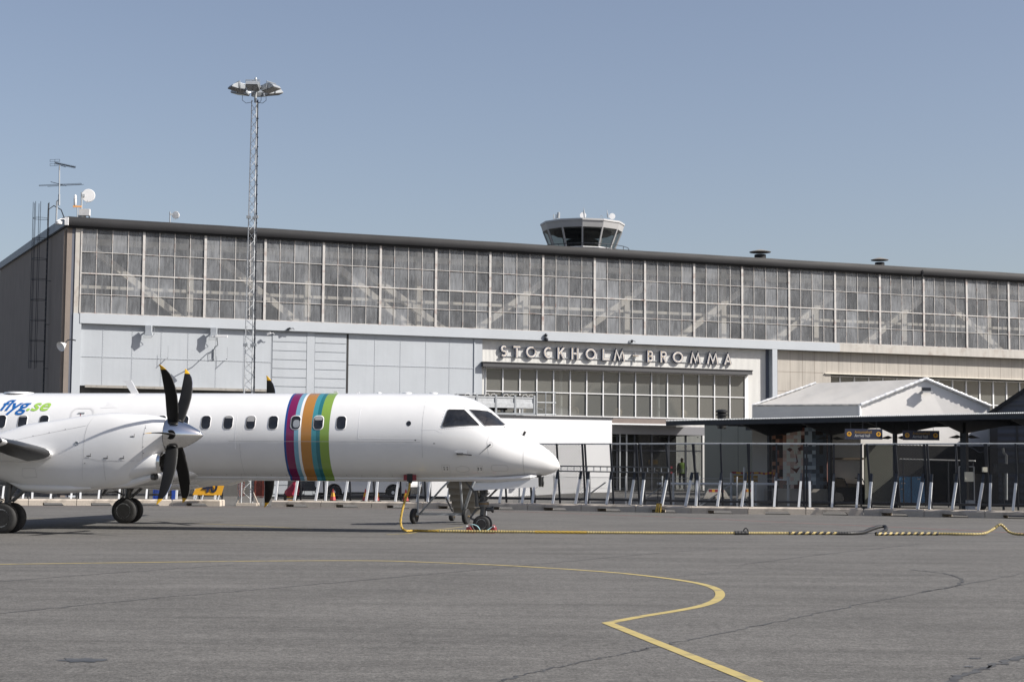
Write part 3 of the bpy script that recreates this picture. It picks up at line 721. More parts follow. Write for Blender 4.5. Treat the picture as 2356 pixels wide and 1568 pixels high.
# probes
p=spt(10.62,2.02); b=MB(); b.beam(p,p+V((.02,-.10,-.01)),.16,.05); b.tube(p+V((-.05,-.11,0)),p+V((.33,-.13,-.035)),.018,8); sbuild(b,'pitot_probe','mid_metal')
b=MB(); pz=[spt(10.48,2.07,-1,.006),spt(10.56,2.11,-1,.006),spt(10.80,2.11,-1,.006),spt(10.80,2.0,-1,.006),spt(10.70,1.98,-1,.006)]; b.poly(pz); sbuild(b,'probe_plate','pale_line')
p=spt(11.39,2.25); b=MB(); b.tube(p,p+V((0,-.03,0)),.022,8); b.tube(p+V((0,-.03,0)),p+V((-.27,-.06,-.25)),.011,6,0,.003); sbuild(b,'vane_probe','mid_metal')
p=surf(1204,1001); b=MB(); b.tube(p,p+V((.05,0,.10)),.032,8); sbuild(b,'temperature_probe','black_metal')
b=MB(); p=surf(1160,981); q=surf(1190,985); b.tube(p+V((0,0,.0)),p+V((-.07,-.04,-.11)),.022,6); sbuild(b,'wiper_stub','black_metal')
b=MB(); pts=[surf(x,y)+V((0,-.02,.02)) for x,y in ((1159,979),(1182,980),(1186,984.5),(1163,984.5))]; b.prism(pts,(0,.03,-.03)); sbuild(b,'windshield_cowl','white_paint')
# roof aerials
def blade(x,y,l,h,rake,w=.03,nm='blade_antenna'):
    b=MB(); z=sm(TOPP,x)-.02; b.prism([(x-l/2,y-w/2,z),(x+l/2,y-w/2,z),(x+l/2-rake,y-w/2,z+h),(x-l/2-rake*1.1,y-w/2,z+h*.98)],(0,w,0)); sbuild(b,nm,'white_paint')
blade(1.66,0,.20,.36,.22); blade(7.16,0,.10,.08,.03); blade(7.76,0,.08,.07,.04)
for x,l in ((-1.6,.8),(9.05,.26),(9.75,.22),(8.3,.12)):
    b=MB(); b.lathe((x,0,sm(TOPP,x)-.03),(0,0,1),[(0,l/2),(.045,l/2*.97),(.06,l/2*.7),(.065,.01)],20); sbuild(b,'dome_antenna','white_paint',None,40)
# emergency hatch with its pale surround
b=MB(); lines(rrect(.60,2.84,.60,.62,.16,5),.05,'','',b=b,closed=True,k=2,off=.004); sbuild(b,'hatch_surround',mat('hatch_grey',.58,.5))
b=MB(); lines([(.55,3.01),(.56,2.93),(.62,2.86)],.022,'','',b=b); sbuild(b,'hatch_arrow','red_plastic')
b=MB(); p=spt(.56,3.02); b.beam(p+V((-.07,-.01,0)),p+V((.10,-.01,0)),.02,.03); sbuild(b,'hatch_handle','galv')
b=MB(); patch([(1.05,3.15),(1.5,3.17),(1.57,3.34),(1.17,3.33)],.003,b,0,-1,2); sbuild(b,'wing_light_patch',mat('pale_patch',.66,.5))
# lettering on the side: characters keep a level line, wrapped round the body
ZB=3.085
def wrap(x0):
    def f(u,v):
        c,a,w=sec(0); th0=math.asin((ZB-c)/a); th=th0+v/a
        return V((x0+u,-(w+.008)*math.cos(th),c+(a+.008)*math.sin(th)))
    return f
cuts=[-.18+.03*i for i in range(24)]
o=lettering('lettering','flyg',.57,wrap(-.985),'txt_blue',plane,bold=.011,shear=.32,align='RIGHT',cuts=cuts,local=True,space=.98); o['label']='blue slanted letters flyg'
o=lettering('lettering','.se',.57,wrap(-.995),'txt_green',plane,bold=.011,shear=.32,cuts=cuts,local=True,space=1.0); o['label']='green slanted letters .se'
# external power plug under the body
b=MB(); b.bx(9.2,9.34,-.66,-.50,1.30,1.52); b.bx(9.11,9.195,-.66,-.58,1.33,1.47,1); b.bx(9.345,9.43,-.66,-.58,1.33,1.47,1); b.tube((9.27,-.58,1.32),(9.27,-.58,1.26),.05,10,0); b.bx(9.13,9.41,-.62,-.50,1.50,1.56,2); sbuild(b,'power_socket',['black_plastic','red_plastic','off_white'])
# ---- wings (mirrored), span stations: y, leading x, trailing x, z mid
def foil(y,xl,xt,z,t,n=14):
    out=[]
    c=xl-xt
    for i in range(n+1):
        f=(1-math.cos(PI*i/n))/2; th=t*c*5*(.2969*math.sqrt(f)-.126*f-.3516*f*f+.2843*f**3-.1036*f**4); out.append((xl-f*c,y,z+th))
    for i in range(n-1,0,-1):
        f=(1-math.cos(PI*i/n))/2; th=t*c*5*(.2969*math.sqrt(f)-.126*f-.3516*f*f+.2843*f**3-.1036*f**4); out.append((xl-f*c,y,z-th*.8))
    return out
def wz(y): return 1.50+max(abs(y)-1.0,0)*math.tan(R(6.2))
def wle(y): return 1.56-abs(y)*.045
def wte(y): return -1.75+max(abs(y)-4.1,0)*.165
for sd in (-1,1):
    b=MB(); st=[.4,1.2,3,4.1,5,6.5,8,9.5,11,12.0,12.38]
    b.loft([foil(sd*y,wle(y),wte(y),wz(y),.15 if y<6 else .13) for y in st]); wing=sbuild(b,'wing','airliner_paint',None,35)
    for y0,y1 in ((4.82,7.0),(7.25,9.4),(9.6,12.1)):
        b=MB(); RG=[]
        for i in range(5):
            y=y0+(y1-y0)*i/4; f=foil(y*sd,wle(y)+.006,wte(y),wz(y),.157 if y<6 else .137); RG.append([f[k] for k in (4,3,2,1,0,-1,-2,-3,-4)])
        b.loft(RG,0,False,False,False); b.build('deicing_boot','boot_black',wing,smooth=60,local=True)
    # nacelle
    Y=sd*4.12
    NS=[(-2.6,1.62,.05,.22),(-2.0,1.68,.30,.34),(-1.0,1.76,.46,.44),(-.2,1.86,.57,.50),(.5,1.86,.79,.52),(1.05,1.87,.85,.53),(1.9,1.93,.93,.54),(2.6,2.02,.91,.54),(3.1,2.05,.86,.53),(3.5,2.20,.69,.50),(3.75,2.33,.52,.46),(3.93,2.39,.415,.41),(4.0,2.40,.395,.395)]
    b=MB(); b.loft([egg(x,Y,c,w,h,36,2.3 if x<3.2 else 2.1) for x,c,h,w in NS]); nac=sbuild(b,'engine_nacelle','airliner_paint',None,50)
    # chin intake
    b=MB(); 
    b.loft([egg(x,Y,c,w,h,28,2.6) for x,c,h,w in ((2.2,1.62,.40,.42),(3.0,1.66,.42,.42),(3.55,1.72,.31,.40),(3.86,1.74,.245,.36),(3.90,1.74,.225,.34))],0,True,False); b.build('intake_cowl','airliner_paint',nac,smooth=50,local=True)
    b=MB(); b.loft([egg(x,Y,1.74,w,h,28,2.6) for x,h,w in ((3.86,.25,.365),(3.93,.243,.358),(3.935,.215,.33),(3.86,.205,.32))],0,False,False); b.build('intake_lip','chrome',nac,smooth=60,local=True)
    b=MB(); b.loft([egg(x,Y,1.74,w,h,28,2.6) for x,h,w in ((3.87,.206,.32),(3.3,.17,.28))],0,False,True); b.build('intake_duct','black_metal',nac,smooth=60,local=True)
    b=MB(); b.loft([egg(x,Y-sd*-.18*0,c,w,h,18) for x,c,h,w in ((2.5,1.15,.05,.12),(3.1,1.24,.12,.20),(3.55,1.36,.10,.20),(3.66,1.385,.075,.18))],0,True,False); b.build('oil_cooler_scoop','airliner_paint',nac,smooth=50,local=True)
    b=MB(); b.loft([egg(x,Y,1.385,w,h,18) for x,h,w in ((3.66,.077,.182),(3.74,.085,.16),(3.60,.05,.12))],0,False,True); b.build('scoop_duct','mid_metal',nac,smooth=50,local=True)
    b=MB(); b.loft([egg(x,Y,c,w,h,20) for x,c,h,w in ((.1,1.24,.04,.2),(.5,1.12,.12,.34),(1.1,1.10,.14,.38),(1.7,1.10,.12,.36),(2.2,1.12,.06,.26))]); b.build('gear_bay_door','airliner_paint',nac,smooth=50,local=True)
    # seams on the outer side of the nacelle
    b=MB()
    def nsec(x):
        for (x0,c0,h0,w0),(x1,c1,h1,w1) in zip(NS,NS[1:]):
            if x<=x1: f=(x-x0)/(x1-x0); return c0+(c1-c0)*f,h0+(h1-h0)*f,w0+(w1-w0)*f
        return NS[-1][1:]
    def npt(x,z,o=.004):
        c,h,w=nsec(x); e=2.3 if x<3.2 else 2.1; k=max(1-abs((z-c)/h)**e,0)**(1/e); return V((x,Y+sd*(w*k+o),z))
    def nline(pts,w=.007,k=8):
        q=[]
        for (x0,z0),(x1,z1) in zip(pts,pts[1:]):
            for j in range(k): q.append(npt(x0+(x1-x0)*j/k,z0+(z1-z0)*j/k))
        q.append(npt(*pts[-1]))
        for a,c in zip(q,q[1:]):
            d=(c-a).normalized(); t=d.cross(V((0,sd,0)))*w/2; b.quad(a-t,c-t,c+t,a+t)
    nline([(2.11,1.83),(2.12,2.35),(2.16,2.62),(2.24,2.80)]); nline([(2.11,1.83),(2.62,1.76),(3.55,1.77)],.009); nline([(3.54,1.75),(3.56,2.3),(3.60,2.62)]); nline([(.25,2.22),(1.2,2.42),(2.12,2.60)]); nline([(2.62,1.76),(2.62,1.28)]); nline([(2.1,1.8),(2.06,1.32)],.005)
    nline([(.55,1.40),(.58,1.57),(.90,1.57),(.93,1.36),(.6,1.34),(.55,1.40)],.006,4)
    b.build('nacelle_seam','panel_line',nac,local=True)
    b=MB()
    for x,z in ((2.24,1.86),(2.66,1.81),(3.06,1.81),(3.30,2.33)):
        p=npt(x,z,.005); b.bx(p.x-.05,p.x+.06,min(p.y,p.y+sd*.002),max(p.y,p.y+sd*.002),z,z+.022)
        b.bx(p.x+.045,p.x+.055,min(p.y,p.y+sd*.002),max(p.y,p.y+sd*.002),z+.03,z+.075)
    for x,z in ((2.15,1.70),(.3,2.25),(.8,2.35),(1.2,2.43),(1.6,2.51),(3.57,2.1),(3.57,1.95),(3.58,2.4),(3.60,2.55)): 
        p=npt(x,z,.004); b.tube(p,p+V((0,sd*.003,0)),.011,8)
    b.build('stencil_marks','panel_dark',nac,local=True)
    b=MB(); p=npt(1.93,2.17,0); b.lathe(p-V((0,sd*.01,0)),(0,sd,0),[(0,.055),(.018,.05),(.018,.038),(.008,.036),(.012,.001)],16); b.build('inspection_lamp','galv',nac,smooth=40,local=True)
    # spinner
    HX=4.20; HZ=2.395
    b=MB(); b.lathe((4.01,Y,HZ),(1,0,0),[(0,.37),(.002,.392),(.10,.385),(.25,.355),(.42,.30),(.58,.225),(.72,.145),(.82,.075),(.87,.025),(.875,.003)],40); spn=sbuild(b,'spinner','chrome',None,60)
    ph0=90 if sd<0 else 30
    ph0={-1:120,1:90}[sd]
    for i in range(6):
        a=R(ph0+60*i); rd=V((0,math.cos(a),math.sin(a))); tg=V((0,-math.sin(a),math.cos(a)))
        b=MB(); RG=[]; PR=[(.30,.06,-.06,.05),(.36,.13,-.15,.07),(.5,.155,-.155,.055),(.8,.185,-.13,.045),(1.05,.195,-.105,.036),(1.3,.18,-.105,.03),(1.5,.15,-.105,.025),(1.65,.10,-.105,.02),(1.76,.03,-.105,.016),(1.84,-.035,-.11,.012),(1.895,-.095,-.12,.006)]
        PR2=[]
        for (a0,b0) in zip(PR,PR[1:]):
            for k in range(3): PR2.append(tuple(a0[j]+(b0[j]-a0[j])*k/3 for j in range(4)))
        PR2.append(PR[-1])
        for r,le,te,th in PR2:
            tw=R(8-10*(r-.3)); sw=-.02*math.sin(r*1.6)
            ring=[]; m=14
            for j in range(m):
                g=2*PI*j/m; cx=(le+te)/2; hw=(le-te)/2; u=cx+hw*math.cos(g); w_=th/2*math.sin(g)*(1+.35*math.cos(g))
                x_=u*math.cos(tw)-w_*math.sin(tw); t_=u*math.sin(tw)+w_*math.cos(tw)+sw
                ring.append(V((HX+x_,Y,HZ))+rd*r+tg*t_)
            RG.append(ring)
        nst=len(RG)
        def mf(a_,i_): return 1 if PR2[a_][0]>1.755 else (2 if (i_ in (13,0) and PR2[a_][0]>1.3) else (3 if i_ in (0,13) and PR2[a_][0]>.5 else 0))
        b.loft(RG,mf); b.tube(V((HX,Y,HZ))+rd*.27,V((HX,Y,HZ))+rd*.36,.075,14,4); b.tube(V((HX,Y,HZ))+rd*.2,V((HX,Y,HZ))+rd*.372,.115,16,0)
        b.build('propeller_blade',['prop_black','prop_yellow','chrome','rubber_worn','chrome'],spn,smooth=50,local=True)
    # main landing gear
    b=MB(); Yg=sd*4.12
    b.tube((.05,Yg,1.3),(0,Yg,.62),.085,12); b.tube((0,Yg,.62),(-.02,Yg,.37),.055,12); b.tube((-.0,Yg-.34,.37),(-.0,Yg+.34,.37),.045,10)
    b.beam((.28,Yg,1.25),(.03,Yg,.85),.06,.09); b.beam((.62,Yg-.10,1.2),(.1,Yg-.08,.75),.03,.04); b.beam((.62,Yg+.10,1.2),(.1,Yg+.08,.75),.03,.04)
    for k in range(5): b.tube((.60-.1*k,Yg-.10,1.18-.086*k),(.60-.1*k,Yg+.10,1.18-.086*k),.02,6)
    b.beam((-.12,Yg-.04,.78),(-.30,Yg-.04,.6),.05,.04); b.beam((-.30,Yg,.6),(-.05,Yg,.42),.05,.04)
    b.path([(-.06,Yg-.1,1.2),(-.16,Yg-.12,.95),(-.10,Yg-.1,.7),(-.05,Yg-.15,.45)],.012,6)
    if sd>0: b.beam((-.75,Yg-.05,.80),(-.50,Yg-.05,1.2),.10,.06)
    for k in range(3): b.path([(-.6+.1*k,Yg-.1,.88+.02*k),(-.3,Yg-.1+.05*k,.93-.03*k),(-.05,Yg-.1,.80)],.012,5)
    leg=sbuild(b,'main_gear_leg','mid_metal',None,40)
    def wheel(par,cx,y,cz,r,w,out,nm='wheel'):
        b=MB(); pr=[(-w/2,r*.60),(-w/2*1.0,r*.80),(-w/2*.88,r*.93),(-w/2*.55,r*.99),(0,r),(w/2*.55,r*.99),(w/2*.88,r*.93),(w/2,r*.80),(w/2,r*.60)]
        b.lathe((cx,y,cz),(0,1,0),pr,48); 
        ty=b.build('tyre','rubber',par,smooth=50,local=True)
        b=MB(); s_=out; rr=r*.58
        b.lathe((cx,y,cz),(0,s_,0),[(-w*.2,rr),(w*.50,rr*1.03),(w*.50,rr*.90),(w*.32,rr*.80),(w*.22,rr*.55),(w*.30,rr*.28),(w*.44,rr*.24),(w*.46,.001)],40,0)
        for k in range(8):
            a=2*PI*k/8; b.lathe((cx+rr*.62*math.cos(a),y+s_*w*.235,cz+rr*.62*math.sin(a)),(0,s_,0),[(0,rr*.13),(w*.06,rr*.12),(w*.05,.001)],12,1)
        b.build('wheel_rim',['wheel_grey','black_metal'],par,smooth=45,local=True)
    if 'wheel_grey' not in MATS: mat('wheel_grey',hexc('#a2a5a7'),.45,metal=.3,var=.12,vs=10)
    wheel(leg,0,Yg-.25,.37,.37,.22,-1); wheel(leg,0,Yg+.25,.37,.37,.22,1)
# nose gear
GX=11.07
b=MB()
b.tube((GX,0,1.35),(GX+.02,0,.62),.095,14); b.tube((GX,0,.80),(GX,0,.66),.16,14); b.tube((GX+.02,0,.62),(GX+.0,0,.42),.08,12); b.tube((GX,0,.45),(GX-.0,0,.225),.05,12)
b.tube((GX,-.22,.225),(GX,.22,.225),.035,10)
b.beam((GX-.16,-.02,.60),(GX-.32,-.02,.37),.04,.05); b.beam((GX-.32,-.02,.37),(GX-.08,-.02,.27),.04,.05); b.beam((GX-.16,0,.62),(GX,0,.62),.05,.05)
b.tube((GX-.16,-.12,1.15),(GX-.12,-.12,.66),.055,10); b.tube((GX-.2,.08,1.1),(GX-.17,.08,.72),.045,10)
b.lathe((GX+.22,-.02,.60),(1,0,0),[(-.12,.04),(-.10,.05),(0,.05),(.02,.085),(.07,.09),(.08,.02)],14)
b.beam((GX+.22,0,.60),(GX,0,.60),.06,.06)
b.beam((GX+.55,-.10,1.30),(GX+.05,-.05,.80),.035,.035); b.beam((GX+.55,.10,1.30),(GX+.05,.05,.80),.035,.035); b.beam((GX-.45,0,1.30),(GX-.05,0,.85),.05,.05)
for k in range(6): 
    b.path([(GX+.1-.03*k,-.12+.02*k,1.25),(GX-.05+.05*k,-.17+.01*k,1.02),(GX+.08-.05*k,-.14,.82),(GX-.02,-.1,.68)],.010,5)
b.tube((GX+.10,-.1,1.18),(GX+.10,-.1,.95),.045,8); b.tube((GX+.18,-.08,1.0),(GX-.15,-.12,1.0),.02,6)
leg=sbuild(b,'nose_gear_leg','mid_metal',None,40)
b=MB(); b.lathe((GX,0,.73),(0,0,1),[(0,.165),(.03,.168),(.03,.10)],20); b.build('steering_collar',mat('brass_ring',hexc('#7d6238'),.5,metal=.4),leg,smooth=40,local=True)
wheel(leg,GX,-.17,.225,.225,.14,-1); wheel(leg,GX,.17,.225,.225,.14,1)
for s_ in (-1,1):
    b=MB(); y=s_*.33; P_=[(10.86,y,1.14),(10.90,y,1.25),(10.97,y,1.30),(11.6,y,1.335),(12.55,y,1.43),(12.56,y,1.19),(11.5,y*1.12,1.12),(10.90,y*1.12,1.085)]
    b.prism(P_,(0,s_*.025,0)); sbuild(b,'nose_gear_door','airliner_paint')
b=MB(); b.bx(10.95,12.6,-.30,.30,1.40,1.42); b.bx(12.52,12.62,-.28,.28,1.2,1.45); b.lathe((12.62,-.05,1.28),(1,0,0),[(0,.09),(.03,.09),(.05,.02)],14); sbuild(b,'nose_gear_bay','black_metal')
# tail
b=MB(); RG=[]
for z,xl,xt,t in ((3.2,-9.6,-13.7,.34),(4.2,-11.0,-13.95,.30),(6.2,-12.6,-14.3,.2),(7.7,-13.5,-14.6,.12)):
    RG.append([(xl,0,z),(xl-.25*(xl-xt),t/2,z),(xl-.6*(xl-xt),t/2*.8,z),(xt,0.01,z),(xl-.6*(xl-xt),-t/2*.8,z),(xl-.25*(xl-xt),-t/2,z)])
b.loft(RG); sbuild(b,'tail_fin','airliner_paint',None,60)
for sd in (-1,1):
    b=MB(); b.loft([foil(sd*y,xl,xt,z,.1) for y,xl,xt,z in ((.2,-11.9,-13.7,3.2),(2.6,-12.5,-13.7,3.35),(5.1,-13.0,-13.75,3.55))]); sbuild(b,'tailplane','airliner_paint',None,40)
# chocks, power cable
for k,(px,py,lb) in enumerate(((1088,1218,'red wheel chock behind the nose wheel, under its rope loop'),(1124,1219,'red wheel chock ahead of the nose wheel, nearer the front of the plane'))):
    c=plane.matrix_basis@V((GX+(-.27 if k==0 else .27),-.17,0)) if False else (Matrix.Translation(AP)@Matrix.Rotation(AR,4,'Z'))@V((GX+(-.27 if k==0 else .27),-.17,0))
    t=thing('wheel_chock',lb,'wheel chock',c,AR,'wheel chocks at the nose wheel'); s_=1 if k==0 else -1
    b=MB(); b.prism([(-.10*s_,-.20,0),(.12*s_,-.20,0),(.05*s_,-.20,.06),(-.04*s_,-.20,.20),(-.10*s_,-.20,.12)],(0,.40,0)); b.build('chock_body','red_plastic',t,local=True)
    b=MB(); b.tube((-.05*s_,-.20,.17),(-.10*s_,-.23,.17),.02,6); b.build('chock_bracket','galv_bright',t,local=True)
MW=(Matrix.Translation(AP)@Matrix.Rotation(AR,4,'Z'))
b=MB(); pts=spline([MW@V(p) for p in ((GX-.30,-.40,.16),(GX-.2,-.44,.22),(GX-.06,-.44,.17),(GX+.0,-.42,.05),(GX-.08,-.46,.03),(GX+.02,-.46,.03),(GX+.16,-.44,.06),(GX+.30,-.40,.16))],6); b.path(pts,.012,6)
tag(b.build('chock_rope',mat('rope_cyan',hexc('#9fc4cc'),.7),smooth=60),'pale blue rope looped between the two red nose wheel chocks','rope')
cab=thing('power_cable','thick yellow ground power cable hanging from the airliner and lying along the apron','cable',gnd(1400,1229))
c0=MW@V((9.27,-.58,1.34))
hang=[c0,c0+V((-.03,-.05,-.25)),c0+V((-.13,-.10,-.55)),c0+V((-.20,-.16,-.85)),c0+V((-.22,-.2,-1.08)),c0+V((-.17,-.25,-1.23)),c0+V((-.03,-.32,-1.29))]
g0=[gnd(x,y)+V((0,0,.04)) for x,y in ((955,1223),(985,1224),(1010,1224.5))]
H_=spline(hang+g0,10)
def helix(pts,r,rs,turn,k,n=3,sub=4):
    q=[]; u=None; L=0
    for i in range(len(pts)-1):
        for j in range(sub): q.append(pts[i].lerp(pts[i+1],j/sub))
    q.append(pts[-1]); out=[]
    for i,p in enumerate(q):
        d=(q[min(i+1,len(q)-1)]-q[max(i-1,0)]).normalized(); u=d.orthogonal().normalized() if u is None else (u-d*u.dot(d)).normalized(); w=d.cross(u)
        if i: L+=(q[i]-q[i-1]).length
        a=L*turn+2*PI*k/n; out.append(p+u*(r*math.cos(a))+w*(r*math.sin(a)))
    return out
for k in range(4):
    b=MB(); b.path(helix(H_,.018,.0,14,k,4),.0135,6); b.build('twisted_core','cable_yellow',cab,smooth=60)
def seg(px,mats_,wrapn,nm,r=.034,black=None):
    pts=spline([gnd(x,y)+V((0,0,dz)) for x,y,dz in px],6); q=[]
    for a,c in zip(pts,pts[1:]):
        n=max(int((c-a).length/.022),1)
        for j in range(n): q.append(a.lerp(c,j/n))
    q.append(pts[-1]); n_=len(q)
    b=MB(); rings=[];u=None
    for i,p in enumerate(q):
        d=(q[min(i+1,n_-1)]-q[max(i-1,0)]).normalized(); u=d.orthogonal().normalized() if u is None else (u-d*u.dot(d)).normalized(); w=d.cross(u)
        rr=r*(1+.13*math.sin(i*2*PI/3.0)+.05*math.sin(i*.37+1)+.04*math.sin(i*.11)); rings.append(b.ring(p,u,w,rr,9))
    mf=(lambda a,i:1 if ((a+i*.9)%black[0])<black[1] else 0) if black else (lambda a,i:(2 if (a+i*.33)%3<1 else 0) if len(mats_)>1 else 0)
    b.loft(rings,mf); return b.build(nm,mats_+['cable_gap'],cab,smooth=70)
G=.045
def C(*xs): return [(x,interp([(955,1223),(1010,1225),(1400,1228.6),(1700,1229.6),(2356,1231),(2700,1236)],x),G) for x in xs]
seg(C(1010,1120,1230),['cable_cream','black_plastic'],1,'wrapped_sleeve')
for k in range(4):
    b=MB(); b.path(helix([gnd(*p[:2])+V((0,0,G)) for p in C(1230,1265,1300,1330,1352)],.022,0,14,k,4,12),.016,6); b.build('twisted_core','cable_yellow',cab,smooth=60)
seg(C(1350,1500,1692),['cable_cream','black_plastic'],1,'wrapped_sleeve')
seg(C(1690,1705,1722),['black_plastic'],1,'black_sleeve',.052)
seg(C(1720,1790),['cable_cream','black_plastic'],1,'wrapped_sleeve')
seg(C(1788,1816),['cable_cream','black_plastic'],1,'wrapped_sleeve')
seg(C(1814,1870,1925),['cable_cream','black_plastic'],1,'striped_sleeve',.040,(7,4))
seg([(1923,1230,G),(1960,1230,G),(1985,1229,.06),(2005,1227,.12),(2022,1226,.17),(2036,1226,.18),(2038,1229,.13),(2028,1231,.07),(2016,1231.5,.05)],['black_plastic'],1,'black_sleeve',.045)
seg([(2016,1231.5,G),(2060,1231,G),(2120,1231,G),(2160,1231,G)],['cable_cream','black_plastic'],1,'striped_sleeve',.041,(7,4))
seg([(2158,1231,G),(2220,1232,G),(2262,1232,.06),(2284,1231,.16),(2298,1231,.27),(2304,1231,.28),(2312,1231,.20),(2322,1231,.09),(2340,1232,G),(2380,1233,G),(2480,1235,G),(2600,1236,G)],['cable_cream','black_plastic'],1,'wrapped_sleeve')
b=MB(); p=gnd(1716,1229.6); b.path([p+V((.12*math.cos(a)*.5,0,.07+.10*math.sin(a))) for a in [R(-20+20*i) for i in range(11)]],.016,6); b.build('hook_strap','black_plastic',cab,smooth=60)
# ---------------------------------------------------------------- control tower
TC=dep(1340,560,170); TC=V((TC.x,TC.y,0))
tower=thing('control_tower','white control tower cab with twelve sides and tilted dark windows, rising behind the hangar roof','control tower',TC)
def ngon(r,z,n=12,a0=None):
    a0=math.atan2(-TC.y,-TC.x) if a0 is None else a0   # one corner towards the apron
    return [V((TC.x+r*math.cos(a0+2*PI*i/n),TC.y+r*math.sin(a0+2*PI*i/n),z)) for i in range(n)]
def tz(y): return dep(1340,y,170-4).z
zt,zf,zw,zb_=tz(499.5),tz(520.5),tz(563.5),tz(572)
b=MB(); b.loft([ngon(4.05,zt-.10),ngon(4.28,zt-.10),ngon(4.28,zt-.28),ngon(4.17,zt-.28)],0,True,False); b.loft([ngon(4.22,zt-.28),ngon(4.02,zf)],0,False,True); b.build('tower_roof','tower_paint',tower)
rt,rb=3.95,3.20
T_=ngon(rt,zf-.01); B_=ngon(rb,zw)
for i in range(12):
    b=MB(); b.quad(T_[i],T_[(i+1)%12],B_[(i+1)%12],B_[i]); b.build('tower_window','cab_glass',tower)
for i in range(12):
    b=MB(); b.beam(ngon(rt+.02,zf-.01)[i],ngon(rb+.02,zw)[i],.16,.14,(V((TC.x,TC.y,0))-V((T_[i].x,T_[i].y,0))).normalized()); b.build('window_mullion','tower_paint',tower)
b=MB(); b.loft([ngon(3.3,zw),ngon(3.32,zw-.06),ngon(2.9,zw-.5),ngon(2.9,2)],0); b.build('tower_shaft','white_frame',tower)
b=MB(); b.loft([ngon(1.6,zw+.05),ngon(1.6,zw+1.0)],0); b.loft([ngon(.5,zw+1.0),ngon(.5,zf-.02)],0)
random.seed(5)
for i in range(5): b.sphere((TC.x+random.uniform(-1.7,1.6),TC.y-1.6+random.uniform(-.3,.3),zw+.55),.14,6)
b.loft([ngon(2.9,zf-.35),ngon(2.9,zf-.05)],0)
b.build('cab_interior',mat('cab_inside',.04,.8,var=.4,vs=1.5),tower)
b=MB(); r1=ngon(4.7,zw+.1,24); r0=ngon(4.7,zw-.65,24); r2=ngon(4.7,zw-.3,24)
for i in range(24):
    b.tube(r1[i],r1[(i+1)%24],.035,5); b.tube(r2[i],r2[(i+1)%24],.025,5); 
    if i%2==0: b.tube(r1[i],r0[i],.03,5)
b.loft([ngon(2.9,zw-.75,24),ngon(4.75,zw-.75,24),ngon(4.75,zw-.66,24),ngon(2.9,zw-.66,24)],0,False,False); b.build('tower_railing','dark_steel',tower)
b=MB()
def tw(px,py): return dep(px,py,169.5)
p=tw(1343,485); b.tube(tw(1345,501),tw(1343.5,484),.07,6); b.tube(tw(1343.5,490),tw(1343,478),.03,5); b.tube(tw(1399,501),tw(1397.5,490),.07,6); b.tube(tw(1397.5,492),tw(1396.5,483),.03,5)
for x in (1274,1279.5): b.tube(tw(x,503),tw(x,493),.05,5)
b.beam(tw(1273,503),tw(1281,503),.1,.06); b.tube(tw(1284.5,502),tw(1285.5,489),.15,8); b.tube(tw(1287,502),tw(1286,487),.03,5)
b.path([tw(1382,501),tw(1382,497),tw(1384,496),tw(1386,497),tw(1386,501)],.03,5); b.build('roof_aerial','galv',tower)
for (x,y,r) in ((1341.5,495.5,.33),(1408.5,497.5,.32)):
    b=MB(); c=tw(x,y); b.lathe(c,(.05,-1,.02),[(-.25,.12),(-.08,r*.95),(0,r),(.03,r*.98),(.04,.01)],20); b.build('dish_antenna','white_frame',tower,smooth=40)
# ---------------------------------------------------------------- lattice light mast
MP=gnd(570,1162.5); mast=thing('light_mast','tall slim lattice floodlight mast with a ring of lamps, standing behind the fence gap','light mast',(MP.x,MP.y,0))
MX,MY=MP.x,MP.y; MT=dep(587,231,MY).z
def mr(z): return .30-.135*min(z/MT,1)
def mleg(k,z,f=1.):
    a=R(200+120*k); return V((MX+mr(z)*f*math.cos(a),MY+mr(z)*f*math.sin(a),z))
b=MB()
for k in range(3): b.tube(mleg(k,.0),mleg(k,MT),.032,6,0,.024)
b.build('mast_leg','galv_bright',mast)
b=MB(); z=.3; i=0
while z<MT-.3:
    h=.36+0*z
    for k in range(3):
        a,c=(k,(k+1)%3) if (i%2==0) else ((k+1)%3,k)
        b.tube(mleg(a,z),mleg(c,z+h),.013,4,0,None,False)
    z+=h; i+=1
b.build('mast_bracing','galv_bright',mast)
b=MB(); b.tube(mleg(1,.2)+V((.03,-.04,0)),mleg(1,MT)+V((.0,-.03,0)),.03,6)
for k in range(40): b.tube(mleg(1,.5+k*.43)+V((.02,-.06,0)),mleg(1,.5+k*.43)+V((.06,-.06,.0)),.02,5)
b.build('cable_run','dark_steel',mast)
for zc in (dep(578,500,MY).z,dep(573,793,MY).z):
    b=MB()
    for k in range(3): 
        p=mleg(k,zc); b.beam(p-V((.09,0,0)),p+V((.09,0,0)),.16,.12)
    b.build('joint_collar','galv',mast)
hz=dep(587,212,MY).z
b=MB(); b.tube((MX,MY,MT-.1),(MX,MY,hz+.45),.06,10); b.lathe((MX,MY,hz+.18),(0,0,1),[(0,.3),(.05,.34),(.08,.3)],20)
for k in range(6):
    a=R(30+60*k); d=V((math.cos(a),math.sin(a),0)); b.tube(V((MX,MY,hz+.17)),V((MX,MY,hz+.20))+d*.95,.045,6)
b.path([V((MX+.62*math.cos(R(20*i)),MY+.62*math.sin(R(20*i)),hz+.10)) for i in range(19)],.03,5)
b.lathe((MX,MY,hz+.30),(0,0,1),[(0,.05),(.12,.10),(.14,.13),(.16,.06),(.28,.065),(.36,.04),(.38,.01)],12)
b.build('lamp_ring','galv',mast)
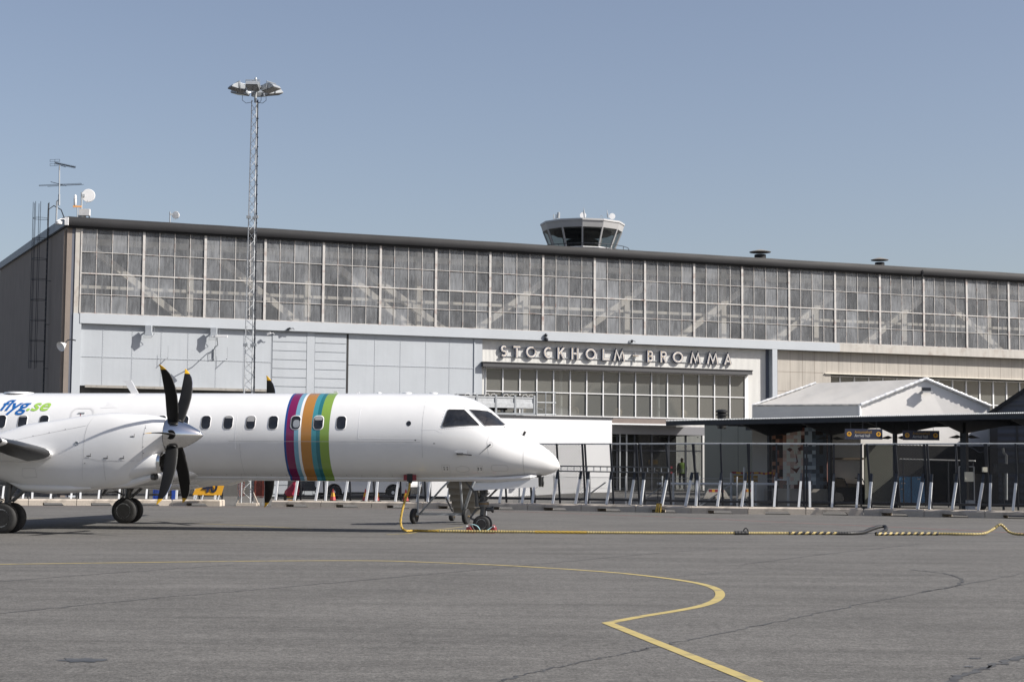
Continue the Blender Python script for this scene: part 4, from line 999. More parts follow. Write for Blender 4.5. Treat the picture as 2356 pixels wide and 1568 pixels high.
for k in range(6):
    a=R(-90+60*k); d=V((math.cos(a),math.sin(a),0)); t=V((-d.y,d.x,0)); c=V((MX,MY,hz))+d*.84
    n=(d*.36+V((0,0,-.93))).normalized(); u=(d*.93+V((0,0,-.36))).normalized()*1.0; u=V((d.x*.98,d.y*.98,.19)).normalized(); n=V((d.x*.19,d.y*.19,-.98)).normalized()  # n: the lens looks down and out
    b=MB(); hw=.27
    prof=[(-.30,.0),(-.26,.16),(-.08,.27),(.16,.26),(.34,.12),(.40,.0)]
    b.prism([c+u*p+(-n)*q-t*hw for p,q in prof],t*2*hw); o=b.build('floodlight','galv',mast)
    b=MB(); b.prism([c+u*p+n*q-t*(hw-.02) for p,q in ((-.28,.003),(.38,.003),(.38,.03),(-.28,.03))],t*2*(hw-.02)); b.build('lamp_glass',mat('lamp_lens',hexc('#55534f'),.2) if k==0 else MATS['lamp_lens'],o)
    b=MB(); b.path([c-t*(hw+.04),c-t*(hw+.04)-n*.33+u*.1,c+t*(hw+.04)-n*.33+u*.1,c+t*(hw+.04)],.022,5); b.tube(c-n*.33+u*.1,V((MX,MY,hz+.2)),.03,5); b.build('lamp_bracket','galv',o)
b=MB()
for s_,r_ in ((-1,.55),(1,.5),(1,.28)): 
    b.path([V((MX+s_*r_,MY-.2,hz-.2)),V((MX+s_*r_*1.02,MY-.2,hz-.42)),V((MX+s_*r_*.7,MY-.2,hz-.55)),V((MX+s_*r_*.3,MY-.15,hz-.5)),V((MX+s_*.1,MY-.1,hz-.42))],.012,5)
b.build('loose_cable','dark_steel',mast)
b=MB(); b.bx(MX-.45,MX+.45,MY-.45,MY+.45,0,.12); 
for sx in (-.5,.5): b.beam((MX+sx,MY-.1,0),(MX+sx*.3,MY,.75),.05,.05)
b.build('mast_foot','concrete',mast)
# ---------------------------------------------------------------- things on and at the hangar
def hp(s_,o,z): return P0+FD*s_+FN*o+V((0,0,z))
def gab(x,y,off=.0): return pl(x,y,P0+FD*(-.69-off),FD)
t=gab(108,700,.15); lad=thing('caged_ladder','rusty steel ladder with a round safety cage on the dark gable wall','ladder',V((t.x,t.y,4)))
# ladder stands 1.0 m off the gable plane
gy=-((V((t.x,t.y,0))-P0).dot(FN)); zl0=pl(108,848,(t.x,t.y,0),(0,1,0)).z; zl1=pl(112,467,(t.x,t.y,0),(0,1,0)).z; sx=-.86
def lp(a,b_,z): return hp(-.9-a,-(gy+b_),z)
b=MB()
for q in (-.22,.22): b.tube(lp(0,q,4.2 if q>0 else 5.5),lp(0,q,zl1),.024,6)
z=5.6
while z<zl1: b.tube(lp(0,-.22,z),lp(0,.22,z),.015,4); z+=.3
for z in (7,9.4,11.8): b.tube(lp(0,-.22,z),lp(-.2,-.22,z),.02,4)
b.path([lp(0,.22,zl1-1.2),lp(0,.22,zl1-.35),lp(-.3,.22,zl1-.1),lp(-.7,.22,zl1-.3),lp(-.9,.22,zl1-.8)],.03,6)
b.build('ladder_rail','dark_steel',lad)
b=MB(); z=zl0+.4
hoop=lambda z:[lp(.42+.40*math.cos(a)*1.0-.0,.44*math.sin(a),z) for a in [R(-125+250*i/12) for i in range(13)]]
while z<=zl1:
    h=[lp(0,-.24,z)]+hoop(z)+[lp(0,.24,z)]; b.path(h,.016,4); z+=1.12
for i in (2,4,6,8,10): b.tube(hoop(zl0)[i],hoop(zl1)[i],.016,4)
b.build('safety_cage','dark_steel',lad)
# aerial mast
o=lp(.0,-.1,15.5); at=thing('roof_aerial_mast','thin roof mast with two spiky television aerials above the caged ladder','aerial',o)
def ap(x,y): return pl(x,y,(o.x,o.y,0),(0,1,0))
def za(X,Y): return ap((140+X*.17857)/1.7385,(620+Y*.17857)/1.7385)
b=MB(); b.tube(za(540,1130),za(543,880),.06,6); b.tube(za(543,880),za(548,230),.04,6); b.tube(za(475,1560),za(490,1040),.05,6); b.beam(za(480,1040),za(545,1000),.05,.05); b.build('aerial_pole','galv',at)
b=MB(); p,q=za(460,180),za(900,275); b.tube(p,q,.03,4)
for i in range(22): 
    c=p.lerp(q,i/21); l=.20-.006*i; b.tube(c+V((-.0,-l,.02)),c+V((.0,l,-.02)),.010,4); b.tube(c+V((-.03,0,-.07)),c+V((.03,0,.07)),.010,4)
b.tube(za(575,235),za(690,270),.02,4)
for X0,Y0,X1,Y1 in ((337,105,553,98),(337,155,553,146),(337,198,450,194),(337,245,520,236)): b.tube(za(X0,Y0),za(X1,Y1),.010,4)
for X0,Y0,Y1 in ((337,105,155),(553,98,146),(337,198,245),(445,95,245)): b.tube(za(X0,Y0),za(X0,Y1),.010,4)
b.build('comb_aerial','dark_steel',at)
b=MB()
for X0,Y0,X1,Y1,r in ((90,675,1035,635,.013),(95,692,1040,655,.013),(280,705,1095,660,.013),(350,600,700,690,.02)): b.tube(za(X0,Y0),za(X1,Y1),r,4)
b.tube(za(90,675),za(95,692),.013,4); b.tube(za(1035,635),za(1040,655),.013,4); b.build('cross_aerial','dark_steel',at)
# dishes and lamps on the roof corner
def roofpt(px,py,off): return pl(px,py,P0+FN*off,FN)
def zr_(X,Y,off=-.9): return roofpt((140+X*.17857)/1.7385,(620+Y*.17857)/1.7385,off)
t=thing('dish_antenna','white round dish on a tall pole at the left corner of the hangar roof','dish antenna',zr_(1040,1400))
b=MB(); b.tube(zr_(1040,1420),zr_(1045,835),.045,6); b.beam(zr_(1045,905),zr_(1115,905),.09,.14); b.lathe(zr_(1050,1420),(0,0,1),[(-.1,.22),(.18,.22),(.2,.18)],12); b.path([zr_(1060,1110),zr_(1120,1110),zr_(1170,1060),zr_(1180,1000)],.012,4); b.build('dish_pole','galv',t)
b=MB(); c=zr_(1195,908); b.lathe(c,(.12,-1,0),[(-.22,.12),(-.20,.30),(-.04,.345),(0,.345),(.015,.33),(.02,.01)],28); b.build('dish','white_frame',t,smooth=40)
t=thing('roof_floodlight','small white box floodlight low on the roof corner beside the dish pole','floodlight',zr_(1110,1350))
b=MB(); c=zr_(1110,1285,-.7); b.bx(c.x-.28,c.x+.28,c.y-.12,c.y+.12,c.z-.17,c.z+.17); b.build('lamp_housing','off_white',t)
b=MB(); b.beam(c+V((0,.1,-.15)),c+V((.0,.1,-.55)),.06,.06); b.beam(c+V((.2,.1,-.1)),c+V((.28,.1,-.55)),.05,.05); b.build('lamp_foot','black_metal',t)
t=thing('obstruction_light','small red and white obstruction light on an orange bracket by the roof corner','warning light',zr_(950,1400))
b=MB(); b.tube(zr_(950,1420,-.5),zr_(948,1160,-.5),.03,6); b.build('light_pole','galv',t)
b=MB(); b.beam(zr_(850,1150,-.5),zr_(1045,1155,-.5),.07,.09); b.build('orange_bracket','tan_rail',t)
b=MB(); p=zr_(897,1130,-.5); b.lathe(p,(0,0,1),[(0,.05),(.02,.07),(.34,.08),(.35,.1),(.37,.07),(.5,.07),(.56,.03)],10); b.build('light_head','white_frame',t,smooth=50)
t=thing('dome_camera','white dome camera on a curved arm at the hangar roof corner','camera',zr_(640,1480,.0))
b=MB(); c=zr_(530,1500,.3); b.path([zr_(715,1480,.3),zr_(680,1480,.3),zr_(660,1430,.3),zr_(580,1430,.3),zr_(535,1455,.3)],.03,6); b.lathe(c,(0,0,1),[(-.12,.10),(-.1,.17),(.02,.18),(.06,.10),(.12,.04)],16); b.bx(*[v for p in [(zr_(710,1480,.3))] for v in (p.x-.09,p.x+.09,p.y-.05,p.y+.05,p.z-.2,p.z+.2)]); b.build('camera_body','white_frame',t,smooth=40)
t=thing('dish_antenna','small white dish on a short pole partway along the hangar roof edge','dish antenna',roofpt(391,520,-.8))
b=MB(); b.tube(roofpt(391,518,-.8),roofpt(391,487,-.8),.035,6); b.beam(roofpt(391,493,-.8),roofpt(398,493,-.8),.07,.09); b.path([roofpt(398,507,-.8),roofpt(403,506,-.8),roofpt(405,500,-.8)],.012,4); b.build('dish_pole','galv',t)
b=MB(); b.lathe(roofpt(404,494.5,-.9),(-.2,-1,.05),[(-.16,.08),(-.14,.17),(0,.20),(.015,.19),(.02,.01)],20); b.build('dish','off_white',t,smooth=40)
for (px,w_,lb,y0) in ((1749,.50,'wide grey mushroom vent on the hangar roof, the larger of the two',590),(2024,.46,'grey mushroom vent on the hangar roof towards the right end',608)):
    c=roofpt(px,y0,-2.4); r=w_*(1.15 if px<1800 else 1.05); t=thing('roof_vent',lb,'roof vent',c,0,'mushroom vents on the hangar roof')
    b=MB(); b.lathe(c,(0,0,1),[(-.9,r*.62),(.10,r*.62),(.12,r*.56),(-.9,r*.56)],24); b.build('vent_pipe','roof_felt',t,smooth=40)
    b=MB(); b.lathe(c,(0,0,1),[(.25,r*1.12),(.28,r*1.16),(.34,r*.8),(.42,r*.2),(.43,.01)],28); 
    for a in range(4): b.beam(c+V((r*.6*math.cos(R(45+90*a)),r*.6*math.sin(R(45+90*a)),.0)),c+V((r*.6*math.cos(R(45+90*a)),r*.6*math.sin(R(45+90*a)),.26)),.03,.03)
    b.build('vent_cap',mat('vent_metal',hexc('#8d8880'),.5) if px<1800 else MATS['vent_metal'],t)
c=roofpt(1879,603,-1.6); b=MB(); b.prism([c+V((-.45,0,-.6)),c+V((.35,0,-.6)),c+V((.33,0,.05)),c+V((-.45,0,-.10))],(0,.6,0)); tag(b.build('roof_hatch','roof_felt'),'dark wedge shaped hatch on the hangar roof between the two vents','roof hatch')
b=MB(); c=roofpt(2123,628,.35); b.path([c+V((0,0,.2)),c+V((.05,0,.05)),c+V((-.03,0,-.1)),c+V((0,0,-.35))],.035,6); tag(b.build('loose_downpipe','black_metal'),'short black pipe end hanging over the roof edge at the right','pipe')
# lamps on the facade
for (px,py,lb) in ((342,762,'pale wall floodlight under the band, nearer the left corner'),(492,767,'pale wall floodlight under the band, above the street lamp arm')):
    c=roofpt(px,py,.25); t=thing('wall_floodlight',lb,'floodlight',c,0,'floodlights hung under the lintel band')
    b=MB(); b.bx(c.x-.16,c.x+.16,c.y-.10,c.y+.12,c.z+.05,c.z+.30); b.prism([c+V((-.14,-.10,.05)),c+V((.16,-.10,.05)),c+V((.22,-.12,-.22)),c+V((-.18,-.12,-.22))],(0,.18,0)); b.build('lamp_housing','blue_grey_band',t)
    b=MB(); b.path([c+V((.16,0,.25)),c+V((.3,0,.2)),c+V((.3,0,-.1)),c+V((.1,.2,-.3)),c+V((-.3,.2,-.3)),c+V((-.25,.2,-.1))],.012,4); b.beam(c+V((0,.12,.2)),c+V((0,.35,.2)),.06,.06); b.build('lamp_cable','galv',t)
wp=lambda x,y,o:roofpt(x,y,o)
c=wp(510,774,1.55); base=wp(492,822,-.14); t=thing('wall_street_lamp','grey street lamp head on a bent arm fixed to the panelled wall','street lamp',base)
b=MB(); b.tube(base+V((0,0,-.1)),base+V((0,0,.45)),.05,8); b.path([base+V((0,0,.4)),base+FN*.25+V((0,0,.55)),base.lerp(c,.5)+V((0,0,.1)),c+V((-.25,.1,-.12))],.028,6); b.path([base+V((0,0,-.02)),base+V((-.2,-.1,-.15)),base+V((-.25,-.1,.2)),base+V((-.05,-.05,.3))],.012,4); b.build('lamp_arm','galv',t)
b=MB(); b.loft([[c+V((x,y_,z)) for y_,z in ((-.11,-.03),(.11,-.03),(.09,.07),(-.09,.07))] for x in (-.32,-.05,.30)]); b.loft([[c+V((x,y_*.6,z)) for y_,z in ((-.11,-.02),(.11,-.02),(.09,.05),(-.09,.05))] for x in (-.5,-.32)]); b.build('lamp_head','off_white',t)
c=gab(143,795,.35); t=thing('gable_spotlight','white cone spotlight on a bracket at the edge of the dark gable wall','spotlight',c)
b=MB(); b.lathe(c,(-.45,-.75,-.45),[(-.25,.05),(-.12,.12),(.10,.24),(.12,.25),(.08,.2)],20); b.build('lamp_shade','white_frame',t,smooth=40)
b=MB(); b.path([c+V((.1,.1,.1)),c+V((.2,.2,.28)),c+V((.35,.3,.34)),c+V((.55,.45,.30))],.03,6); b.build('lamp_arm','dark_steel',t)
for i,(px,py,o,lb) in enumerate(((384,823,-.1,'thin metal spike with a slanting foot on the wall, left of the street lamp'),(520,826,-.1,'thin metal spike with a slanting foot on the wall, right of the street lamp'))):
    c=roofpt(px,py,o); b=MB(); b.tube(c+FN*.3,c+FN*.3+V((0,0,.62)),.010,4); b.tube(c,c+FN*.34,.022,5); tag(b.build('lightning_spike','galv'),lb,'spike','spikes on the panelled wall')
for px,py,lb in ((668,757,'tiny black camera on the band near the plank doors'),(622,768,'tiny pale bracket lamp under the band left of the plank doors'),(1256,776,'pair of small round grey bells on the band above the letters'),(1454,785,'small dark winged clip on the band above the dash')):
    c=roofpt(px,py,.12); b=MB()
    if px==1256: b.sphere(c+V((0,-.03,.13)),.10,6); b.sphere(c+V((.02,-.03,-.10)),.12,6)
    elif px==1454: b.beam(c+V((-.2,0,0)),c+V((0,-.1,.06)),.05,.02); b.beam(c+V((0,-.1,.06)),c+V((.2,0,-.02)),.05,.02); b.beam(c+V((-.02,0,-.06)),c+V((0,-.1,.06)),.1,.1)
    else: b.beam(c+V((-.16,-.05,-.02)),c+V((.02,-.06,.05)),.11,.10); b.path([c+V((.0,0,.03)),c+V((.16,-.02,.05)),c+V((.2,.06,-.02))],.02,5)
    tag(b.build('facade_fitting','dark_steel' if px!=622 else 'off_white',smooth=40 if px==1256 else 0),lb,'wall fitting')
# ---------------------------------------------------------------- low white annex with chillers
FA=(P0+FN*6,FD,FN,V((0,0,1)))
ann=thing('white_annex','plain white flat roofed annex block in front of the terminal, behind the plane nose','building',P0+FD*20+FN*6)
b=MB(FA); b.bx(17.0,27.10,-5.2,0,.3,4.40); b.build('wall','white_wall',ann)
b=MB(FA); b.bx(16.95,27.15,-5.25,.05,4.40,4.50); b.build('roof_edge','dark_strip',ann)
b=MB(FA); b.bx(20.52,20.53,0,.004,.5,4.4); b.bx(21.6,21.75,.001,.3,.85,1.2); b.build('wall_fitting','off_white',ann)
ch=thing('chiller_rack','silver air cooling boxes on a steel rack with guard rail, on the annex roof','cooling unit',P0+FD*20+FN*5)
FC=(P0+FN*5.2,FD,FN,V((0,0,1)))
def fc(px,y=.0): return ((pl(px,930,P0+FN*5.2,FN))-P0).dot(FD)
s0,s1=fc(1085),fc(1232); zt_,zm_,zl_,zb2=[pl(1180,y,P0+FN*5.2,FN).z for y in (912.5,937,937,956)]
cells=[fc(x) for x in (1052,1097,1141,1185,1229)]
for a,c in zip(cells,cells[1:]):
    b=MB(FC); b.bx(a+.07,c-.07,-1.7,0,zm_,zt_-.03); b.bx(a+.06,c-.06,-.02,.03,zm_-.02,zm_+.24); b.bx(a+.06,c-.06,-.05,.03,zt_-.06,zt_); o=b.build('cooler_box','galv_bright',ch)
    b=MB(FC); b.lathe(((a+c)/2,-.8,zt_),(0,0,1),[(0,.42),(.10,.42),(.10,.36),(.02,.3)],20); b.bx(a+.1,c-.1,-1.6,-.1,zt_,zt_+.05); b.build('fan_guard','black_metal',ch)
    b=MB(FC); 
    for q in (.25,.6): b.path([(a+.2+q,-.1,zt_+.02),(a+.28+q,-.1,zt_+.13),(a+.42+q,-.1,zt_+.15),(a+.5+q,-.1,zt_+.03)],.014,4)
    b.build('coolant_hose','off_white',ch)
b=MB(FC)
for x in cells: b.bx(x-.05,x+.05,-.05,.05,4.55,zt_+.10); b.bx(x-.05,x+.05,-1.75,-1.65,4.55,zt_)
b.bx(cells[0],cells[-1],-.04,.06,4.55,4.66); b.bx(cells[0],cells[-1],-1.8,-1.7,4.55,4.66)
b.build('rack_frame','galv',ch)
b=MB(FC); zz=(zm_+4.55)/2
b.tube((cells[0],-.4,zz-.1),(cells[-1]-.9,-.4,zz-.1),.06,8); b.tube((cells[0],-.6,zz+.12),(cells[-1]-1.3,-.6,zz+.12),.05,8); b.bx(cells[0],cells[-1]-1.9,-1.2,-.9,zz-.2,zz+.3)
for q in (.5,1.0,1.7): b.tube((cells[-1]-1.0-q,-.4,zz-.3),(cells[-1]-1.0-q,-.4,zz+.1),.035,6)
b.tube((cells[-1]-.95,-.4,zz-.2),(cells[-1]-.95,-.4,zz+.05),.09,8)
b.build('pipework','black_metal',ch)
b=MB(FC); r0,r1=fc(1234.5),fc(1276); zq=pl(1250,902,P0+FN*5.2,FN).z
for x in (r0,(r0+r1)/2,r1): b.tube((x,0,4.55),(x,0,zq),.03,6)
for z in (zq,(zq+4.6)/2+.05,4.62): b.tube((r0,0,z),(r1+.08,0,z),.03,6)
b.tube((r0,0,zq-.02),(r0-1.3,-1.6,zq-.02),.025,6); b.tube((r0-1.3,-1.6,zq-.02),(r0-1.3,-1.6,zq-.4),.03,6); b.tube((r0,0,zq-.85),(r0+1.0,1.0-2.6,zq-.85),.02,6)
b.build('guard_rail','galv',ch)
# ---------------------------------------------------------------- porch under the windows
FPc=(P0+FN*4.5,FD,FN,V((0,0,1)))
def fpx(px): return (pl(px,1000,P0+FN*4.5,FN)-P0).dot(FD)
por=thing('entrance_porch','dark glazed entrance porch with a pale roof edge to the right of the white annex','building',P0+FD*30+FN*4)
e0,e1=27.2,fpx(1622); zz=lambda y:pl(1500,y,P0+FN*4.5,FN).z
b=MB(FPc); b.bx(e0,fpx(1575),-.5,.9,zz(978.5),zz(975.5)); b.build('roof_edge','white_frame',por)
b=MB(FPc); b.bx(e0,fpx(1575),-1.5,.3,zz(975),zz(964)); b.build('roof_upstand',mat('brown_felt',hexc('#6d625c'),.7,var=.1,vs=2),por)
b=MB(FPc); b.bx(e0,e1,-.6,0,zz(999),zz(980)); b.build('lintel',mat('lintel_grey',hexc('#77777a'),.7),por)
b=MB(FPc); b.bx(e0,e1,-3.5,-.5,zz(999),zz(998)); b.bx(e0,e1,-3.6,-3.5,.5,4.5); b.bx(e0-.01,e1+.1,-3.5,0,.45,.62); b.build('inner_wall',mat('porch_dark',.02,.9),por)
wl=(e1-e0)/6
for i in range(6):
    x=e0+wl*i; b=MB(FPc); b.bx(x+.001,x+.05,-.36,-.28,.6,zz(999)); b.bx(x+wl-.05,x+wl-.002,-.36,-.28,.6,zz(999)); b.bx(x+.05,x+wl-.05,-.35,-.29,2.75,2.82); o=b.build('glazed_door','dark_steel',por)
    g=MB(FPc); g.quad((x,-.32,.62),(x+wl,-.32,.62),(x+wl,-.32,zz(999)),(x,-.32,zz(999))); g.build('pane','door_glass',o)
b=MB(FPc)
for x in (28.3,31.2,33.6): b.bx(x,x+.9,-1.2,-1.05,3.55,3.60); 
b.build('ceiling_lamp','off_white',por)
b=MB(FPc); b.bx(e0+1.55,e0+1.62,-.28,-.22,.6,4.0); b.bx(e0+1.15,e0+1.22,-.28,-.22,.6,4.0); b.build('door_frame','galv',por)
def signp(px0,py0,px1,py1): return [pl(x,y,P0+FN*3.95,FN) for x,y in ((px0,py0),(px1,py0),(px1,py1),(px0,py1))]
t=thing('warning_notice','small ochre notice with a dark round symbol on the dark porch glass','sign',signp(1492,1058,1530,1069)[0])
b=MB(); b.prism(signp(1492.5,1057.5,1514,1067),FN*-.03); b.build('notice_board','txt_ochre',t)
q=signp(1492.5,1057.5,1514,1067); ux=(q[1]-q[0]).normalized(); 
b=MB(); b.lathe(q[0]+ux*.12+V((0,0,-.11))+FN*.0,FN,[(0,.08),(.012,.08),(.012,.01)],16); b.build('notice_symbol','sign_navy',t)
for k,tx in enumerate(('Passagerer','Entre')): lettering('notice_print',tx,.075,lambda u,v,k=k:q[0]+ux*(.22+u*.8)+V((0,0,-.09-.08*k+v))+FN*.012,'sign_navy',t)
# dark grey wall right of the porch
w0=dep(1621,1000,88); w1=dep(1778,1000,85.0)
w0=V((w0.x,w0.y,0)); w1=V((w1.x,w1.y,0)); wd=(w1-w0); wn=V((wd.y,-wd.x,0)).normalized()
t=thing('grey_side_building','dark green grey panelled building end under the walkway roof, between porch and mural','building',w0)
b=MB(frame_at(w0,wd,-wn)); L=wd.length; b.bx(0,L,0,1.5,.2,4.35); 
b.build('wall',mat('green_grey_wall',hexc('#84877f'),.7,var=.05,vs=1),t)
b=MB(frame_at(w0,wd,-wn))
for i in range(1,4): b.bx(L*i/4-.01,L*i/4+.01,-.006,0,.3,4.3)
b.bx(0,L,-.03,.0,4.1,4.2); b.build('wall_joint','dark_strip',t)
# ---------------------------------------------------------------- marquee tent
TA,TB_,TAp,TL,TR_=dep(1980,931.7,79.6),dep(2278.7,934.5,80.2),dep(2129.6,871.7,80),dep(1730.4,932.9,81.7),dep(1877,880.8,82)
tent=thing('marquee_tent','large white plastic marquee with a pitched roof and one lit gable, behind the walkway roof','tent',V((TA.x,TA.y,0)))
off=TL-TA; off.z=0; offr=TR_-TAp
TBr=TB_+off; TBr.z=TB_.z; TRr=TAp+off; TRr.z=TR_.z
G0=lambda p:V((p.x,p.y,.3))
def sheet(b,a,c,d,e,nx,ny,sag,m=0):
    """quad a-c-d-e as a gently sagging sheet"""
    n=(c-a).cross(e-a).normalized(); n=n if n.z>0 or abs(n.z)<.2 else -n; vs=[]
    for j in range(ny+1):
        for i in range(nx+1):
            u,v=i/nx,j/ny; p=(a.lerp(c,u)).lerp(e.lerp(d,u),v); w_=sag*(math.sin(PI*v)*(.45+.55*abs(math.sin(PI*u*3)))+.20*math.sin(u*31+v*3)*math.sin(PI*v)*math.sin(PI*u)); vs.append(p-n*w_)
    b.add(vs,[(j*(nx+1)+i,j*(nx+1)+i+1,(j+1)*(nx+1)+i+1,(j+1)*(nx+1)+i) for j in range(ny) for i in range(nx)],m)
b=MB(); sheet(b,TA,TL,TR_+V((0,0,.0)),TAp,24,10,.07); b.build('roof_sheet','tent_pvc',tent,smooth=60)
b=MB(); sheet(b,TB_,TBr,TR_,TAp,24,8,.05); b.build('roof_sheet','tent_pvc',tent,smooth=60)
b=MB(); sheet(b,G0(TA),G0(TL),TL-V((0,0,.02)),TA-V((0,0,.02)),14,8,.03); b.build('side_wall','tent_pvc',tent,smooth=60)
gi=V((0,.06,0))
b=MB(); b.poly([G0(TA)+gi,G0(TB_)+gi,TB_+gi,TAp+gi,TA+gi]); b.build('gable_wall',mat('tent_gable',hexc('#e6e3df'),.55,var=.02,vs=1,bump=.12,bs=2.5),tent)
b=MB(); b.poly([G0(TL),G0(TBr),TBr,TR_,TL]); b.poly([G0(TB_),G0(TBr),TBr,TB_]); b.build('rear_wall','tent_pvc',tent)
b=MB()
def rollp(p,q,r):
    n=40; pts=[p.lerp(q,i/n)+V((0,-.03,.02)) for i in range(n+1)]; b.path(pts,lambda i:r*(1+.18*math.sin(i*2.1)+.1*math.sin(i*.9)),8)
rollp(TA,TAp,.075); rollp(TAp,TB_,.075); b.build('edge_roll',mat('edge_white',.8,.5),tent,smooth=60)
b=MB(); rollp(TA+V((-.05,0,-.02)),TA+V((-.05,0,-.55)),.06); b.build('edge_roll','edge_white',tent,smooth=60)
b=MB(); rollp(TL,TR_,.05); b.build('edge_roll','edge_white',tent,smooth=60)
b=MB(); rollp(TA+V((0,0,.02)),TL+V((0,0,.02)),.035); b.build('eave_roll','tent_pvc',tent,smooth=60)
fl=dep(2131,897,79.82); t=thing('tent_floodlight','black floodlight hung below the ridge on the tent gable','floodlight',fl)
b=MB(); b.bx(fl.x-.20,fl.x+.20,fl.y-.10,fl.y+.08,fl.z-.04,fl.z+.12); b.bx(fl.x-.06,fl.x+.06,fl.y-.02,fl.y+.2,fl.z,fl.z+.08); b.path([fl+V((-.24,.3,.0)),fl+V((-.25,.4,.3)),fl+V((-.24,.45,.6))],.015,5); b.build('lamp_housing','dark_steel',t)
b=MB(); b.bx(fl.x-.18,fl.x+.28,fl.y-.12,fl.y+.06,fl.z-.12,fl.z-.05); b.build('lamp_glass','lens',t)
# mural under the walkway roof
mu0,mu1=dep(1776,983,81.0),dep(1902,983,79.9); mub=dep(1840,1123,80.6).z; mut=mu0.z; mu0=V((mu0.x,mu0.y,0)); mu1=V((mu1.x,mu1.y,0)); md=(mu1-mu0); ML=md.length; md.normalize(); mn=V((md.y,-md.x,0))
mural=thing('mosaic_mural','tall mural of small coloured squares round a pale abstract face, under the walkway roof','mural',mu0)
pal=['#7a5a4a','#50352f','#2a2523','#96837a','#a3a3a1','#6a747e','#858f97','#454d56','#a29088','#64443e','#aea49c','#3c4248']
NX,NY=15,16; cw=ML/NX; hh=(mut-mub)/NY
for i,c in enumerate(pal): mat('mural_%d'%i,tuple(min(q*2.3,.85) for q in hexc(c)),.8)
random.seed(21); b=MB(frame_at(mu0,md,mn)); b.bx(0,ML,-.12,-.01,mub,mut,1)
for i in range(NX):
    for j in range(NY):
        u=(i+.5)/NX; v=(j+.5)/NY
        face=((u-.38)/.21)**2+((v-.45)/.42)**2<1; 
        if face: k=random.choice([10,8,3,4,10,10])
        elif u<.25 and v>.6: k=random.choice([2,1,0,2])
        elif u<.25: k=random.choice([1,2,9,0,2])
        elif u<.55 and v>.8: k=random.choice([10,8,4,3])
        elif u<.62: k=random.choice([0,1,2,9,8])
        elif u<.8: k=random.choice([5,6,7,11,6])
        else: k=random.choice([11,7,2,11])
        b.bx(i*cw,(i+1)*cw-.002,-.009,.0,mub+j*hh,mub+(j+1)*hh-.002,k)
b.build('mosaic_squares',[MATS['mural_%d'%i] for i in range(12)],mural)
b=MB(frame_at(mu0,md,mn))
def mp(u,v): return (u*ML,.006,mub+(1-v)*(mut-mub))
for P_ in ([(.27,.36),(.33,.33),(.38,.36),(.33,.40)],[(.47,.34),(.53,.31),(.56,.36),(.5,.39)],[(.34,.66),(.44,.68),(.52,.64),(.45,.75)],[(.43,.38),(.46,.5),(.48,.57),(.42,.60),(.45,.56)]):
    b.prism([mp(u,v) for u,v in P_],(0,.006,0))
b.build('painted_features','mural_1',mural)
# low plinth wall and things under the roof
b=MB(frame_at(mu0-md*.4,md,mn)); b.bx(0,ML+3.2,-.3,.0,.3,mub-.02); tag(b.build('plinth_wall','beige_panel'),'low pale plinth wall running below the mosaic mural','wall')
# ---------------------------------------------------------------- walkway canopy
CA=V((20.2547,67,0)); CB=V((7.4457,80.2,0)); CE=(CB-CA).normalized(); CN=V((-CE.y,CE.x,0)); CN=CN if CN.y>0 else -CN
can=thing('walkway_canopy','long dark walkway roof with a corrugated edge on steel posts, in front of the tent','canopy',CA)
FRC=(CA,CE,CN,V((0,0,1))); L=18.6; X0=-14; CW=6.2
b=MB(FRC); n=int((L-X0)/.0225); rows=[]
for i in range(n+1):
    x=X0+(L-X0)*i/n; z=4.03+.022*(1 if i%4 in (1,2) else -1); rows.append([(x,-.02,z-.010),(x,CW,z-.01),(x,CW,z+.010),(x,-.02,z+.01)])
b.loft(rows); b.build('corrugated_sheet','galv_bright',can)
b=MB(FRC); b.bx(X0,L,.02,.10,3.80,3.985); b.bx(X0,L,CW-.1,CW-.02,3.72,3.985)
for y in (.8,1.5,2.9,3.8,4.7,5.5): b.bx(X0,L,y,y+.08,3.88,3.98)
b.build('purlin','dark_steel',can)
pxs=[((V((x,y,0)))-CA).dot(CE) for x,y in ((14.33,76.27),(16.69,73.83),(19.05,71.4))]
dp=(pxs[0]-pxs[2])/2
posts=[pxs[2]+dp*k for k in (-4,-3,-2,-1,0,1,2,3)]+[ (V((dep(1657,1000,80).x,80,0))-CA).dot(CE) if False else pxs[0]+dp*1.98]
for x in posts[:8]:
    wd_=.055 if x!=pxs[2] else .14
    b=MB(FRC); b.bx(x-wd_,x+wd_,2.1,2.3,0,3.75); b.build('post','dark_steel',can)
    b=MB(FRC)
    for s_ in (-1,1):
        y0=2.2; y1=2.2+(2.1 if s_<0 else 3.8)*s_; b.prism([(x-.05,y0,3.87),(x-.05,y1,3.87),(x-.05,y1,3.78),(x-.05,y0,3.30)],(.10,0,0))
    b.build('cantilever_arm','dark_steel',can)
for k,x in enumerate(posts[4:7]):
    c=FRC[0]+CE*x+CN*2.2+V((0,0,3.15)); b=MB()
    for s_ in (-1,1): b.prism([c+V((s_*.1,-.05,.02)),c+V((s_*.30,-.05,.10)),c+V((s_*.66,-.05,-.02)),c+V((s_*.3,-.05,-.05))],(0,.12,0))
    tag(b.build('loudspeaker','black_plastic'),['pair of flat black lamps on the canopy post between the two hanging signs' ,'pair of flat black lamps on the canopy post left of the arrival signs','pair of flat black lamps on the wide right canopy post'][(1,0,2)[0] if False else (2,0,1)[k]],'lamp','flat lamps on the canopy posts')
